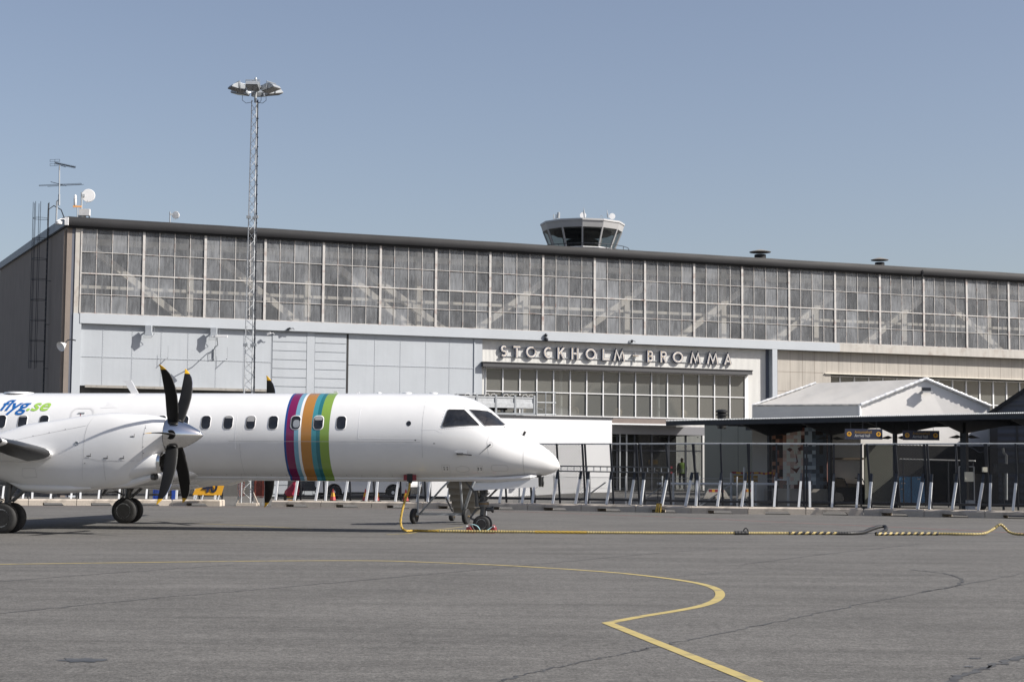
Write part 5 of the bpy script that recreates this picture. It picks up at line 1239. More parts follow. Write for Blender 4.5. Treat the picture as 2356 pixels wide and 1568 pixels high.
# hanging signs
for k,(x0,y0,x1,y1,lb) in enumerate(((1944.5,985.5,2030.5,1010.5,'navy hanging sign reading Ankomsthall Arrival hall, the left one in full shade'),(2078,989.5,2161.5,1012.5,'navy hanging sign reading Ankomsthall Arrival hall, the right one partly in sun'))):
    D=71-.0*k; a=dep(x0,y0,D); c=dep(x1,(y0+y1)/2+13,D+.15); W_=math.hypot(c.x-a.x,c.y-a.y); Hh=dep(x0,y0,D).z-dep(x0,y1-1,D).z+.0
    ex=V((c.x-a.x,c.y-a.y,0)).normalized(); ey=V((ex.y,-ex.x,0)); fr=(V((a.x,a.y,a.z-Hh)),ex,ey,V((0,0,1)))
    t=thing('hanging_sign',lb,'sign',a,0,'hanging arrival signs'); b=MB(fr); b.bx(0,W_,-.07,0,0,Hh); b.build('sign_board','sign_navy',t)
    for cx in (.17,W_-.17):
        b=MB(fr); b.lathe((cx,0,Hh/2),(0,1,0),[(0,.10),(.006,.10),(.006,.01)],24); b.build('arrow_disc','sign_yellow',t)
        b=MB(fr); b.bx(cx-.010,cx+.010,.007,.012,Hh/2-.065,Hh/2+.05); b.prism([(cx,.007,Hh/2+.072),(cx+.06,.007,Hh/2+.011),(cx+.06,.007,Hh/2-.018),(cx,.007,Hh/2+.04),(cx-.06,.007,Hh/2-.018),(cx-.06,.007,Hh/2+.011)],(0,.005,0)); b.build('arrow','sign_navy',t)
    for tx,z,m in (('Ankomsthall',Hh*.56,'txt_ochre'),('Arrival hall',Hh*.22,'txt_white')):
        sw=text_mesh(tx,.175,.004); wd_=max(v.co.x for v in sw.vertices); bpy.data.meshes.remove(sw); k_=(.74 if tx[1]=='n' else .66)/wd_
        lettering('sign_lettering',tx,.175,lambda u,v,z=z,k_=k_:fr[0]+ex*(.40+u*k_)+V((0,0,z+v))+ey*.008,m,t,bold=.001)
    b=MB(fr)
    for x in (.25,W_*.48,W_-.25): b.tube((x,-.035,Hh),(x,-.035,3.82-fr[0].z),.008,4)
    b.build('hanger_rod','dark_steel',t)
c=dep(1660.5,953,84); t=thing('roof_extractor','squat black ventilator on the walkway roof in front of the last window','roof vent',c)
b=MB(); b.lathe((c.x,c.y,c.z),(0,0,1),[(-.7,.22),(-.05,.22),(-.05,.30),(.02,.30),(.04,.22),(.10,.20),(.10,.31),(.17,.31),(.24,.2),(.26,.05)],20); b.build('extractor_body','black_plastic',t,smooth=40)
# dark shed at the right
s0=dep(2281.5,942.7,77); sd=V((.93,-.36,0)).normalized(); sn=V((-.36,-.93,0)).normalized()
shed=thing('ribbed_shed','dark grey ribbed metal shed with a sloping roof at the right edge, beyond the canopy','building',V((s0.x,s0.y,0)))
sl=1.05
q=pl(2356,893,s0,sn); rise=(q.z-s0.z)/((q-s0).dot(sd))
b=MB(frame_at(V((s0.x,s0.y,0)),sd,-sn)); b.prism([(.25,0,.2),(5.2,0,.2),(5.2,0,s0.z-.1+5.2*rise),(.25,0,s0.z-.1+.25*rise)],(0,6,0)); b.build('wall','ribbed_dark',shed)
b=MB(frame_at(V((s0.x,s0.y,0)),sd,-sn)); b.prism([(-.15,-.18,s0.z-.20-.15*rise),(5.2,-.18,s0.z-.20+5.2*rise),(5.2,-.18,s0.z+5.2*rise),(-.15,-.18,s0.z-.15*rise)],(0,6.3,0)); b.prism([(10.4,-.18,s0.z-.2),(5.2,-.18,s0.z-.20+5.2*rise),(5.2,-.18,s0.z+5.2*rise),(10.4,-.18,s0.z)],(0,6.3,0)); b.build('roof','roof_felt',shed)
b=MB(frame_at(V((s0.x,s0.y,0)),sd,-sn)); b.bx(-.1,.25,-.02,5.9,.2,s0.z-.2); b.prism([(5.2,0,.2),(10.1,0,.2),(10.1,0,s0.z-.2),(5.2,0,s0.z-.1+5.2*rise)],(0,6,0)); b.bx(1.05,1.15,-.03,0,.2,s0.z); b.build('end_trim','dark_strip',shed)
# ---------------------------------------------------------------- blast fence on concrete blocks
JL=[-265,-155,-45,65,176,286,395.6,506]; JR=[623.6,738,854.5,972.6,1092,1213.7,1337,1462,1590,1721,1854,1987,2126,2266,2408,2552]
random.seed(31)
def gpt(x): return gnd(x,interp(BLK,x))
PROTO={}; mat('dim_brown',hexc('#5e5344'),.7)
def fence_panel(kind,w):
    """local frame: x along the fence, y away from the apron, origin on top of the block at the front left"""
    t=thing('fence_panel','tmp','fence panel',(0,0,0)); hw=w
    def L_(x,f,dx=0): # point on the leaning frame: f 0 foot..1 top (foot set back)
        return V((x,.64-.40*f,.04+2.42*f))
    for x in (.05,hw/2,hw-.05):
        b=MB(); b.beam(L_(x,-.01),L_(x,1),.065,.06,(0,1,0)); b.build('frame_post','dark_steel',t,local=True)
    b=MB(); b.beam(L_(.0,.065),L_(hw,.065),.085,.06,(0,1,.2)); b.build('bottom_rail','dark_steel',t,local=True)
    b=MB(); b.beam(L_(.0,1),L_(hw,1),.05,.05,(0,1,.2)); b.build('top_rail','galv_bright',t,local=True)
    for x,dx in ((.16,.0),(hw/2+.0,-.10),(hw-.14,-.12)):
        b=MB(); a=L_(x,.52)+V((0,-.05,0)); c=V((x+dx,.10,.01)); m_=a.lerp(c,.22)
        b.beam(m_,c,.085,.07,(0,1,0)); b.build('brace','brace_zinc',t,local=True)
        b=MB(); b.beam(a+V((0,0,.03)),m_,.088,.075,(0,1,0)); b.build('brace_socket','dark_steel',t,local=True)
    if kind=='expanded':
        b=MB(); cw_,chh=.118,.060; nx=int(hw/cw_); nz=int(2.42/chh)
        def Q(x,z): return L_(x,z/2.42)
        sl=chh/cw_*1.0
        for sgn in (1,-1):
            k=-nz-2
            while k<nx+nz+2:
                # line x = (k*cw) + sgn*z/sl ... clipped to panel
                x0=k*cw_; pts=[]
                z0,z1=.10,2.40
                xa,xb=x0+sgn*z0/sl,x0+sgn*z1/sl
                def clip(x0_,z0_,x1_,z1_):
                    if x0_>x1_: x0_,z0_,x1_,z1_=x1_,z1_,x0_,z0_
                    if x1_<.08 or x0_>hw-.08: return None
                    if x0_<.08: z0_+= (z1_-z0_)*(.08-x0_)/(x1_-x0_); x0_=.08
                    if x1_>hw-.08: z1_=z0_+(z1_-z0_)*(hw-.08-x0_)/(x1_-x0_); x1_=hw-.08
                    return x0_,z0_,x1_,z1_
                r=clip(xa,z0,xb,z1)
                if r: 
                    p,q=Q(r[0],r[1]),Q(r[2],r[3]); h=V((0,0,.0085)); o_=V((0,-.012,0))
                    b.quad(p-h+o_,q-h+o_,q+h,p+h)
                k+=1
        b.build('expanded_mesh','black_metal',t,local=True)
    else:
        b=MB(); b.quad(L_(.05,.05),L_(hw-.05,.05),L_(hw-.05,.99),L_(.05,.99)); b.build('wire_mesh','wire_mesh_fine',t,local=True)
    return t
def block_mesh(w):
    b=MB(); D=1.05; h=.27; a0,a1=.30*w,.74*w; s=.16; e=.012
    P_=[(e,0),(a0,0),(a0,.115),(a1-.10,.115),(a1,0),(w-e,0),(w-e,h-.05),(e,h-.05)]
    b.prism([(x,0,z) for x,z in P_],(0,D,0)); b.loft([[(e,0,h-.05),(w-e,0,h-.05),(w-e,D,h-.05),(e,D,h-.05)],[(e+.03,.07,h),(w-e-.03,.07,h),(w-e-.03,D-.04,h),(e+.03,D-.04,h)]],0,False,True)
    for v in range(1): pass
    return b
K=0
def place(joints,side):
    global K
    n=len(joints)-1
    for i in range(n):
        a,c=gpt(joints[i]),gpt(joints[i+1]); d=(c-a); w=d.length; rz=math.atan2(d.y,d.x); mid=(joints[i]+joints[i+1])/2
        ords=['first','second','third','fourth','fifth','sixth','seventh','eighth','ninth','tenth','eleventh','twelfth','thirteenth','fourteenth','fifteenth']
        where='%s from the gap in the %s run'%((ords[n-1-i],'left') if side==0 else (ords[i],'right'))
        t=thing('concrete_block','low concrete block with fork slot, %s'%where,'concrete block',a,rz,'concrete blocks under the blast fence')
        o=block_mesh(w).build('block_body','concrete',t,local=True)
        kind='expanded' if (side==1 and i in (5,11)) or (side==0 and i==6) else 'wire'
        if kind not in PROTO: PROTO[kind]=(fence_panel(kind,2.14),); p=PROTO[kind][0]
        else: p=copy_tree(PROTO[kind][0])
        p.location=a+V((0,0,.27)); p.rotation_euler=(0,0,rz); p.scale=(w/2.14,1,1)
        p['label']='leaning %s fence panel, %s'%('coarse diamond mesh' if kind=='expanded' else 'fine wire mesh',where); p['category']='fence panel'; p['group']='blast fence panels'
        WM[p.name]=Matrix.Translation(p.location)@Matrix.Rotation(rz,4,'Z')
place(JL,0); place(JR,1)
# end block turned with tyre straps is left out of sight; cones on the blocks
def btop(px,py,z=.27,lift=0): return gnd(px,py,z)
def cone(c,lb,tip=False):
    t=thing('traffic_cone',lb,'traffic cone',c,0,'traffic cones on the fence blocks')
    b=MB(); b.lathe((0,0,0),(0,0,1),[(.02,.135),(.19,.098)],20,0); b.lathe((0,0,0),(0,0,1),[(.19,.099),(.36,.060)],20,1); b.lathe((0,0,0),(0,0,1),[(.36,.060),(.52,.022),(.525,.012)],20,0)
    b.build('cone_body',['cone_red','sign_yellow'],t,local=True,smooth=40)
    b=MB(); b.bx(-.19,.19,-.19,.19,0,.025); b.lathe((0,0,0),(0,0,1),[(.024,.15),(.035,.14)],20); b.build('rubber_base','rubber',t,local=True); return t
mat('cone_red',hexc('#b34a48'),.6,var=.1,vs=5)
for px,lb in ((763,'red and yellow traffic cone on a block, leftmost of four under the plane body'),(838,'slightly crumpled red and yellow traffic cone, second from the left'),(864.5,'red and yellow traffic cone partly behind a white fence brace'),(931.5,'red and yellow traffic cone just behind the hanging yellow cable')):
    c=gpt(px); c=c+V((0,.45 if px<800 else .55,.272)); cone(c,lb)
# yellow board at the fence end
D=gpt(480).y-.55; a=dep(443,1138,D); c=dep(509,1138.5,D); t=thing('yellow_board','slanted yellow board with dark digits on short legs at the fence end','sign',V((a.x,a.y,0)))
top=dep(517,1117.5,D).z; bz=a.z; 
b=MB(); P_=[V((a.x,D,bz)),V((c.x,D,bz)),V((c.x+.18,D+.10,top+.35)),V((a.x+.30,D+.10,top+.35))]; b.prism(P_,(0,.04,0)); b.build('board','sign_yellow',t)
b=MB(); 
for x in (a.x+.15,a.x+.42,c.x-.12): b.tube((x+.03,D+.02,bz),(x-.03,D-.02,.272),.035,6)
b.build('leg','galv_bright',t)
lettering('board_digits','40',.62,lambda u,v:V((a.x+.42+u+v*.12,D-.004,bz+.13+v)),'sign_navy',t,bold=.02)
# tarp covered trolley
c=gpt(664); c=V((c.x,c.y+.5,.272)); t=thing('covered_trolley','two wheeled trolley wrapped in crumpled red tarpaulin, on the first blocks right of the gap','trolley',c)
for x in (-.22,.25):
    b=MB(); b.lathe((c.x+x,c.y,c.z+.16),(1,.15,0),[(-.06,.08),(-.06,.14),(-.04,.16),(.04,.16),(.06,.14),(.06,.08)],20); b.build('wheel','rubber',t,smooth=40)
b=MB(); b.tube(c+V((-.2,-.05,.15)),c+V((.24,-.02,.15)),.03,8); b.tube(c+V((-.10,-.1,.03)),c+V((.12,-.1,.02)),.02,6); b.build('axle','sign_yellow',t)
random.seed(4); RG=[]
for z,x0,x1,y_ in ((.17,-.10,.22,.14),(.24,-.30,.36,.22),(.42,-.26,.40,.24),(.62,-.02,.38,.2),(.82,.10,.33,.14),(.96,.20,.30,.06)):
    cx=(x0+x1)/2; hw=(x1-x0)/2; RG.append([c+V((cx+hw*math.cos(2*PI*i/14)*random.uniform(.82,1.12),y_*math.sin(2*PI*i/14)*random.uniform(.8,1.15),z+random.uniform(-.03,.03))) for i in range(14)])
b=MB(); b.loft(RG); b.build('tarpaulin','red_tarp',t)
# orange safety netting
def net(x0,x1,y0,y1,D,lb):
    a=dep(x0,y0,D); c=dep(x1,y1,D); b=MB(); n=int((c.x-a.x)/.055); m=int((a.z-c.z)/.055); random.seed(2)
    for i in range(n+1):
        x=a.x+(c.x-a.x)*i/n; pts=[(x+.015*math.sin(j*1.3+i*.5),D+.05*math.sin(i*.6),c.z+(a.z-c.z)*j/6+.02*math.sin(i*.5)) for j in range(7)]
        b.path(pts,.009,4)
    for j in range(m+1):
        z=c.z+(a.z-c.z)*j/m; b.path([(a.x+(c.x-a.x)*i/8,D+.05*math.sin(i*n/8*.6),z+.02*math.sin(i*2.+j*.2)) for i in range(9)],.009,4)
    tag(b.build('safety_netting','orange_net'),lb,'netting',None)
net(584,607,1100,1143,MY+.6,'orange plastic safety netting hung right of the mast foot'); net(548,561,1108,1140,MY+.5,'narrow orange safety netting hung left of the mast foot'); net(182,206,1100,1126,73.4,'small orange netting behind the left run of fence, under the near engine')
for px,lb in ((549,'thin grey stand holding the netting left of the mast foot'),(609,'thin grey stand holding the netting right of the mast foot')):
    p=dep(px,1160,MY+.45); b=MB(); b.tube((p.x,p.y,.02),(p.x,p.y,1.55),.03,6); b.bx(p.x-.12,p.x+.12,p.y-.12,p.y+.12,0,.10); b.beam((p.x-.12,p.y,.08),(p.x,p.y,.5),.03,.03); tag(b.build('net_stand','galv'),lb,'stand',None)
# white pole frame at the gap
# ---------------------------------------------------------------- white van behind the fence
def van():
    w1=dep(768,1146,86); w2=dep(904,1146,85.2); gzv=.16
    a=V((w1.x,w1.y,gzv)); d=V((w2.x-w1.x,w2.y-w1.y,0)); wb=d.length; d.normalize()
    t=thing('white_van','white delivery van with red side stripes and black bumpers, parked behind the fence','van',a,math.atan2(d.y,d.x))
    def B(): return MB()
    W_=1.9; r=.33
    def arch(cx): return [(cx+.43*math.cos(R(a_)),r+.43*math.sin(R(a_))) for a_ in range(168,11,-12)]
    low=[(-.95,.30)]+[(-.45,.30)]+arch(0)+[(.45,.25),(wb-.45,.25)]+arch(wb)+[(wb+.45,.30),(wb+.85,.32)]
    up=[(wb+.90,.75),(wb+.72,1.02),(wb+.15,1.15),(wb-.55,1.88),(wb-.9,1.95),(-.85,1.95),(-.97,1.75),(-1.0,.6)]
    b=B(); b.prism([(x,0,z) for x,z in low+up],(0,W_,0)); b.build('body','white_paint',t,local=True)
    b=B(); b.bx(-1.02,-.92,-.01,W_+.01,.28,.58); b.bx(wb+.82,wb+.93,-.01,W_+.01,.28,.62); b.build('bumper','black_plastic',t,local=True)
    b=B(); b.bx(.6,wb-.55,-.012,-.002,.98,1.01); b.bx(.5,wb-.4,-.012,-.002,.26,.34,0); b.bx(wb-1.1,wb-1.085,-.004,-.001,.3,1.8); b.build('door_moulding','black_plastic',t,local=True)
    b=B(); b.prism([(1.6,-.006,1.12),(wb+.3,-.006,1.10),(wb+.75,-.006,.93),(wb+.7,-.006,.87),(wb+.2,-.006,1.02),(1.6,-.006,1.05)],(0,.004,0)); b.bx(-.98,1.5,-.006,-.002,1.20,1.28); b.build('side_stripe','stripe_red',t,local=True)
    b=B(); b.prism([(wb-.5,-.008,1.18),(wb+.05,-.008,1.18),(wb-.58,-.008,1.80),(wb-.85,-.008,1.82),(wb-1.0,-.008,1.18)],(0,.006,0)); b.build('side_window','glass_dark',t,local=True)
    b=B(); b.bx(-1.01,-.9,-.012,-.002,1.05,1.35); b.build('tail_lamp','stripe_red',t,local=True)
    b=B(); b.bx(wb+.68,wb+.86,-.012,.2,.66,.84); b.build('headlight','lens',t,local=True)
    b=B(); b.bx(-.9,wb+.8,.1,W_-.1,.25,.45); b.build('underbody','black_plastic',t,local=True)
    for x in (0,wb):
        for y,s_ in ((.12,-1),(W_-.12,1)):
            b=B(); pr=[(-.11,r*.62),(-.11,r*.86),(-.08,r*.97),(0,r),(.08,r*.97),(.11,r*.86),(.11,r*.62)]; b.lathe((x,y,r),(0,1,0),pr,32); wh=b.build('wheel','rubber',t,smooth=40,local=True)
            b=B(); b.lathe((x,y,r),(0,s_,0),[(.0,r*.62),(.105,r*.63),(.10,r*.52),(.06,r*.46),(.075,r*.3),(.11,r*.26),(.115,.001)],28,0)
            for k in range(14): 
                q=2*PI*k/14; b.lathe((x+r*.40*math.cos(q),y+s_*.062,r+r*.40*math.sin(q)),(0,s_,0),[(0,r*.045),(.012,r*.04)],8,1)
            b.build('wheel_rim',['brace_zinc','black_metal'],wh,smooth=40,local=True)
van()
# dark parked vehicle left of the van
p=dep(712,1146,87); p=V((p.x,p.y,.17)); t=thing('dark_vehicle','grey and black tractor unit with an orange lamp, parked left of the white van','vehicle',p)
b=MB(); b.prism([p+V(q) for q in ((-1.15,0,.35),(1.0,0,.35),(1.05,0,.75),(.6,0,1.0),(.35,0,1.75),(-.7,0,1.75),(-1.1,0,1.1))],(0,1.6,0)); b.build('body',mat('dull_grey',hexc('#4a4b4d'),.6,var=.2,vs=2),t)
for x in (-.7,.65):
    b=MB(); b.lathe(p+V((x,-.02,.36)),(0,1,0),[(-.1,.2),(-.1,.32),(0,.36),(.1,.32),(.1,.2)],24); w_=b.build('wheel','rubber',t,smooth=40)
    b=MB(); b.lathe(p+V((x,-.10,.36)),(0,-1,0),[(0,.2),(.02,.18),(.0,.05),(.03,.03)],20); b.build('wheel_rim','mid_metal',w_,smooth=40)
b=MB(); b.bx(p.x+.1,p.x+.35,p.y-.03,p.y,p.z+1.12,p.z+1.24); b.build('lamp','orange_lamp',t)
b=MB(); b.bx(p.x+.25,p.x+.98,p.y-.05,p.y-.01,p.z+.62,p.z+1.0); b.build('side_panel','galv',t)
# blue sheets far left behind the fence
for (x0,x1,y0,y1,lb) in ((352,372,1112,1126,'bright blue plastic crate seen under the near engine'),(395,404,1114,1124,'small blue plastic crate right of the coarse mesh panel')):
    a=dep(x0,y0,84); c=dep(x1,y1,84); z0=gz(a.x,84); t=thing('blue_crate',lb,'crate',V((a.x,84,z0)),0,'blue crates behind the fence')
    b=MB(); b.bx(a.x,c.x,84,84.5,z0,c.z+.35); 
    for k in range(5): b.bx(a.x+.02+k*(c.x-a.x)/5,a.x+.05+k*(c.x-a.x)/5,83.97,84,z0,c.z+.34)
    b.bx(a.x-.02,c.x+.02,83.96,84.54,c.z+.35,c.z+.40); b.build('crate_body','crate_blue' if 'crate_blue' in MATS else mat('crate_blue',hexc('#3557b0'),.5),t)
# ---------------------------------------------------------------- chain link fence, white rails, barriers
def rowfence():
    p0=dep(1180,1100,74.3); p1=dep(1800,1100,70.4); a=V((p0.x,p0.y,0)); d=V((p1.x-p0.x,p1.y-p0.y,0)); L=d.length; d.normalize(); n_=V((-d.y,d.x,0))
    t=thing('chain_link_fence','waist high galvanised chain link fence with leaning stays, running behind the blast fence','fence',a)
    fr=(a,d,n_,V((0,0,1))); h=1.36
    b=MB(fr); s=.115; k=-int(h/s)-1
    for sg in (1,-1):
        k=-int(h/s)-2
        while k*s<L+h:
            x0=k*s; xa,xb=(x0,x0+sg*h); za_,zb2_=.06,h
            if max(xa,xb)>0 and min(xa,xb)<L:
                if xa<0: za_+=-xa*(1 if sg>0 else 1); xa=0
                if xb<0: zb2_=za_+(h-.06)*(0-xa)/(xb-xa) if xb!=xa else zb2_; xb=0
                b.quad((xa,.0,za_-.003),(xb,.0,zb2_-.003),(xb,.004,zb2_+.003),(xa,.004,za_+.003))
            k+=1
    o=b.build('wire_net','wire_grey',t)
    for q in range(8):
        x=.3+q*(L-.6)/7; b=MB(fr); b.tube((x,0,0),(x,0,h+.08),.035,8); b.build('post','galv_bright',t)
    b=MB(fr); b.tube((0,0,h),(L,0,h),.012,4); b.tube((0,0,h*.66),(L,0,h*.66),.008,4); b.build('top_wire','galv',t)
    for x in (2.7,5.4,8.2):
        b=MB(fr); b.tube((x,.05,.1),(x+1.5,.05,1.15),.03,6); b.build('stay','galv',t)
rowfence()
a=dep(1512,1112,79.5); c=dep(1790,1113,77.5); t=thing('white_pipe_rail','long white pipe rail on white posts behind the chain link','railing',V((a.x,a.y,.05)))
b=MB(); b.tube(a,c,.055,8); b.build('rail','white_frame',t)
for px,top in ((1550,1087),(1684,1087),(1714,1074),(1740,1108),(1786,1098),(1813,1095)):
    f=(px-1512)/278; q=a.lerp(c,f); z=dep(px,top,q.y).z; b=MB(); b.tube((q.x,q.y,.05),(q.x,q.y,z),.055,8); b.build('post','galv_bright',t)
b=MB(); q0=a.lerp(c,(1786-1512)/278); q1=a.lerp(c,(1813-1512)/278); b.tube((q0.x,q0.y,q0.z+.2),(q1.x,q1.y,q0.z+.2),.03,6); b.build('end_rail','white_frame',t)
# red and yellow tape
q=[dep(x,y,78.5) for x,y in ((1683,1086),(1715,1088),(1745,1087),(1760,1089),(1775,1087),(1786,1090))]; b=MB()
for i in range(len(q)-1):
    for k in range(3):
        u,v=q[i].lerp(q[i+1],k/3),q[i].lerp(q[i+1],(k+1)/3); b.beam(u,v,.02,.09,(0,0,1),(k+i)%2)
tag(b.build('barrier_tape',['stripe_red','sign_yellow']),'sagging red and yellow barrier tape above the white pipe rail','tape')
p=dep(1716,1093,78.4); b=MB(); b.bx(p.x-.55,p.x+.55,p.y,p.y+.05,p.z-.32,p.z); tag(b.build('ochre_board','txt_ochre'),'plain ochre board hanging on the white pipe rail','board')
for (x0,x1,lb) in ((1618,1680,'concrete crash barrier with red and yellow plate, nearer the ladder'),(1698,1760,'concrete crash barrier with red and yellow plate, nearer the mural')):
    a=dep(x0,1154,84); c=dep(x1,1154,84); zb=gz((a.x+c.x)/2,84); w_=c.x-a.x; t=thing('crash_barrier',lb,'barrier',V((a.x,84,zb)),0,'crash barriers behind the fence')
    h=dep(x0,1131,84).z-dep(x0,1154,84).z
    b=MB((V((a.x,84,zb)),V((1,0,0)),V((0,1,0)),V((0,0,1)))); 
    b.loft([[(0,0,0),(w_,0,0),(w_,.5,0),(0,.5,0)],[(.06,.02,.10),(w_-.06,.02,.10),(w_-.06,.48,.10),(.06,.48,.10)],[(.28,.15,h),(w_-.28,.15,h),(w_-.28,.35,h),(.28,.35,h)]]); b.build('barrier_body','concrete_light' if 'concrete_light' in MATS else mat('concrete_light',hexc('#a5a098'),.85,var=.1,vs=3,bump=.3,bs=20),t)
    for k in range(5):
        b=MB((V((a.x,84,zb)),V((1,0,0)),V((0,1,0)),V((0,0,1)))); x=.30+k*(w_-.6)/5; b.prism([(x,.11,h*.66),(x+(w_-.6)/5,.11,h*.66),(x+(w_-.6)/5,.135,h*.93),(x,.135,h*.93)],(0,-.02,0)); b.build('reflector_plate','stripe_red' if k%2==0 else 'sign_yellow',t)
    b=MB((V((a.x,84,zb)),V((1,0,0)),V((0,1,0)),V((0,0,1)))); b.bx(w_*.36,w_*.46,-.01,.3,0,.10); b.bx(w_*.68,w_*.78,-.01,.3,0,.10); b.build('lift_slot','black_metal',t)
# long ladder lying along the fence
p0=gpt(1282); p1=gpt(1544); a=dep(1282,1083,p0.y+.36); c=dep(1544,1086.5,p1.y+.34); t=thing('long_ladder','long aluminium ladder with red end caps hung level along the fence right of the nose','ladder',a)
dz=(dep(1544,1074.5,c.y).z-c.z)
b=MB(); b.beam(a,c,.05,.05); b.beam(a+V((0,0,dz)),c+V((0,0,dz)),.05,.05); b.build('stile','mid_metal',t)
b=MB()
for k in range(17): q=a.lerp(c,(k+.6)/17); b.tube(q,q+V((0,0,dz)),.02,5)
b.build('rung','galv_bright',t)
b=MB(); b.bx(c.x-.02,c.x+.05,c.y-.04,c.y+.04,c.z-.04,c.z+.04); b.bx(c.x-.02,c.x+.05,c.y-.04,c.y+.04,c.z+dz-.04,c.z+dz+.04); b.build('end_cap','red_plastic',t)
# small step ladder and hoses hung at the fence
p=gpt(1520); D=p.y+.28
def d4(X,Y): return dep((2100+X*.4464)/1.7385,(1500+Y*.4464)/1.7385,D)
t=thing('hook_ladder','short black hook ladder hung over the long ladder','ladder',d4(1190,1150))
b=MB(); b.path([d4(1100,852),d4(1180,852),d4(1196,875),d4(1188,1140)],.022,5); b.path([d4(1245,880),d4(1228,1140)],.022,5)
for y in (885,945,1005,1065,1120): b.tube(d4(1196-y*.003,y),d4(1243-y*.01,y),.014,5)
b.build('ladder_frame','black_metal',t)
t=thing('hose_bundle','bundle of short yellow hoses hanging over the concrete block below the hook ladder','hose',d4(1190,1220))
for k,x in enumerate((1170,1186,1204)):
    b=MB(); q=[d4(x+8,1145),d4(x+3,1180),d4(x-6+k*4,1225)]; q=[v+V((0,-.36,0)) for v in q]; b.path(spline(q,5),.035,7); b.build('hose','cable_yellow',t,smooth=60)
# electrical boxes on the fence
for (px,py,w_,h_,lb) in ((2229,1096,.30,.36,'pale electrical box on a fence post at the right'),(2265,1079.5,.16,.18,'tiny pale electrical box on a fence post near the right edge')):
    p=gpt(px); q=dep(px,py,p.y+.25); b=MB(); b.bx(q.x-w_/2,q.x+w_/2,q.y-.12,q.y+.05,q.z-h_/2,q.z+h_/2); b.bx(q.x-w_/2-.02,q.x-w_/2+.06,q.y-.13,q.y-.12,q.z-h_*.3,q.z+h_*.3); tag(b.build('electrical_box','box_beige' if 'box_beige' in MATS else mat('box_beige',hexc('#b9b5a4'),.6)),lb,'electrical box')
def z7(X,Y,D): return dep((3700+X*.3697)/1.7385,(1480+Y*.3697)/1.7385,D)
b=MB(); b.path(spline([z7(333,1110,63.4),z7(330,950,63.4),z7(338,835,63.4),z7(400,822,63.3),z7(460,820,63.2),z7(530,850,63.0),z7(600,888,63.0),z7(680,850,63.0),z7(780,828,62.8),z7(990,832,62.6),z7(1100,828,62.4)],5),.015,5); tag(b.build('loose_wire','dark_steel',smooth=60),'thin loose wire looping along the top of the right fence panels','wire')
# ---------------------------------------------------------------- shaded things under the canopy at the right
def q2(X,Y,D): return dep((3400+X*.26781)/1.7385,(1640+Y*.26785)/1.7385,D)
a=q2(700,985,78.2); c=q2(1100,1355,78.2); zb=gz(a.x,78.2); t=thing('blue_container','pale blue roll container with printed labels, half in sun behind the coarse mesh panel','container',V((a.x,78,zb)))
b=MB(); b.bx(a.x,c.x,78,79,zb+.08,a.z); b.build('container_body','tarp_blue',t)
b=MB(); b.bx((a.x+c.x)/2-.02,(a.x+c.x)/2+.02,77.985,77.995,zb+.1,a.z); b.bx(a.x-.02,c.x+.02,77.97,79.03,a.z,a.z+.04); b.build('container_trim','sign_navy',t)
b=MB()
for X,Y,w_ in ((780,1015,40),(765,1080,60),(760,1165,50),(1010,1015,40)):
    u,v=q2(X,Y,77.98),q2(X+w_,Y+16,77.98); b.bx(u.x,v.x,77.975,77.985,v.z,u.z)
b.build('printed_label','off_white',t)
b=MB()
for X,Y in ((880,1340),(1010,1120)): pass
a=q2(550,880,79); c=q2(645,1350,79); zb=gz(a.x,79); b=MB(); b.bx(a.x,c.x,79,79.6,zb,a.z-.1); b.lathe(((a.x+c.x)/2,79.3,a.z-.1),(0,0,1),[(0,(c.x-a.x)/2),(.12,(c.x-a.x)/2*.8),(.14,.01)],16); tag(b.build('grey_bin',mat('bin_blue_grey',hexc('#6c7284'),.7)),'tall blue grey bin beside the pale blue container','bin')
a=q2(285,1230,79); c=q2(545,1345,79); b=MB(); b.bx(a.x-3,c.x,79.6,79.9,gz(a.x,79.6),a.z+.15); tag(b.build('base_wall','beige_panel'),'low pale base wall under the marquee behind the coarse mesh','wall')
a=q2(410,650,80); 
# luggage tractor and trolleys in the shade
def z6b(X,Y,D): return dep((3050+X*.26781)/1.7385,(1640+Y*.26785)/1.7385,D)
p=z6b(1300,1190,79); zb=gz(p.x,79); p=V((p.x,p.y,zb)); t=thing('baggage_tractor','dark open baggage tractor with a brown seat, parked in the shade right of the mural','vehicle',p)
b=MB(); b.prism([p+V(q) for q in ((-.9,0,.2),(1.0,0,.2),(1.0,0,.75),(.55,0,.95),(-.1,0,.85),(-.5,0,.8),(-.9,0,.75))],(0,1.2,0)); b.build('body','black_plastic',t)
b=MB(); b.prism([p+V(q) for q in ((-.7,-.01,.98),(-.6,-.01,1.25),(-.35,-.01,1.25),(-.15,-.01,1.0),(.7,-.01,.95),(.7,-.01,.82),(-.7,-.01,.82))],(0,1.0,0)); b.build('seat','dim_brown',t)
for x in (-.55,.6):
    b=MB(); b.lathe(p+V((x,-.03,.28)),(0,1,0),[(-.1,.15),(-.1,.26),(0,.28),(.1,.26),(.1,.15)],20); b.build('wheel','rubber',t,smooth=40)
for s_,x in ((1,-.1),(1,.75)):
    b=MB(); b.path([p+V((x,-.02,.85)),p+V((x-.15,-.02,1.2)),p+V((x-.5,-.02,1.25))],.025,6); b.build('handle','dark_steel',t)
a=z6b(1015,722,79.5); c=z6b(1510,722,79.5); b=MB(); b.beam(a,c,.06,.10); 
for q in (a.lerp(c,.1),a.lerp(c,.9)): b.tube(q,(q.x,q.y,gz(q.x,q.y)),.03,6)
tag(b.build('tan_beam','dim_brown'),'level brownish beam on thin legs above the baggage tractor','beam')
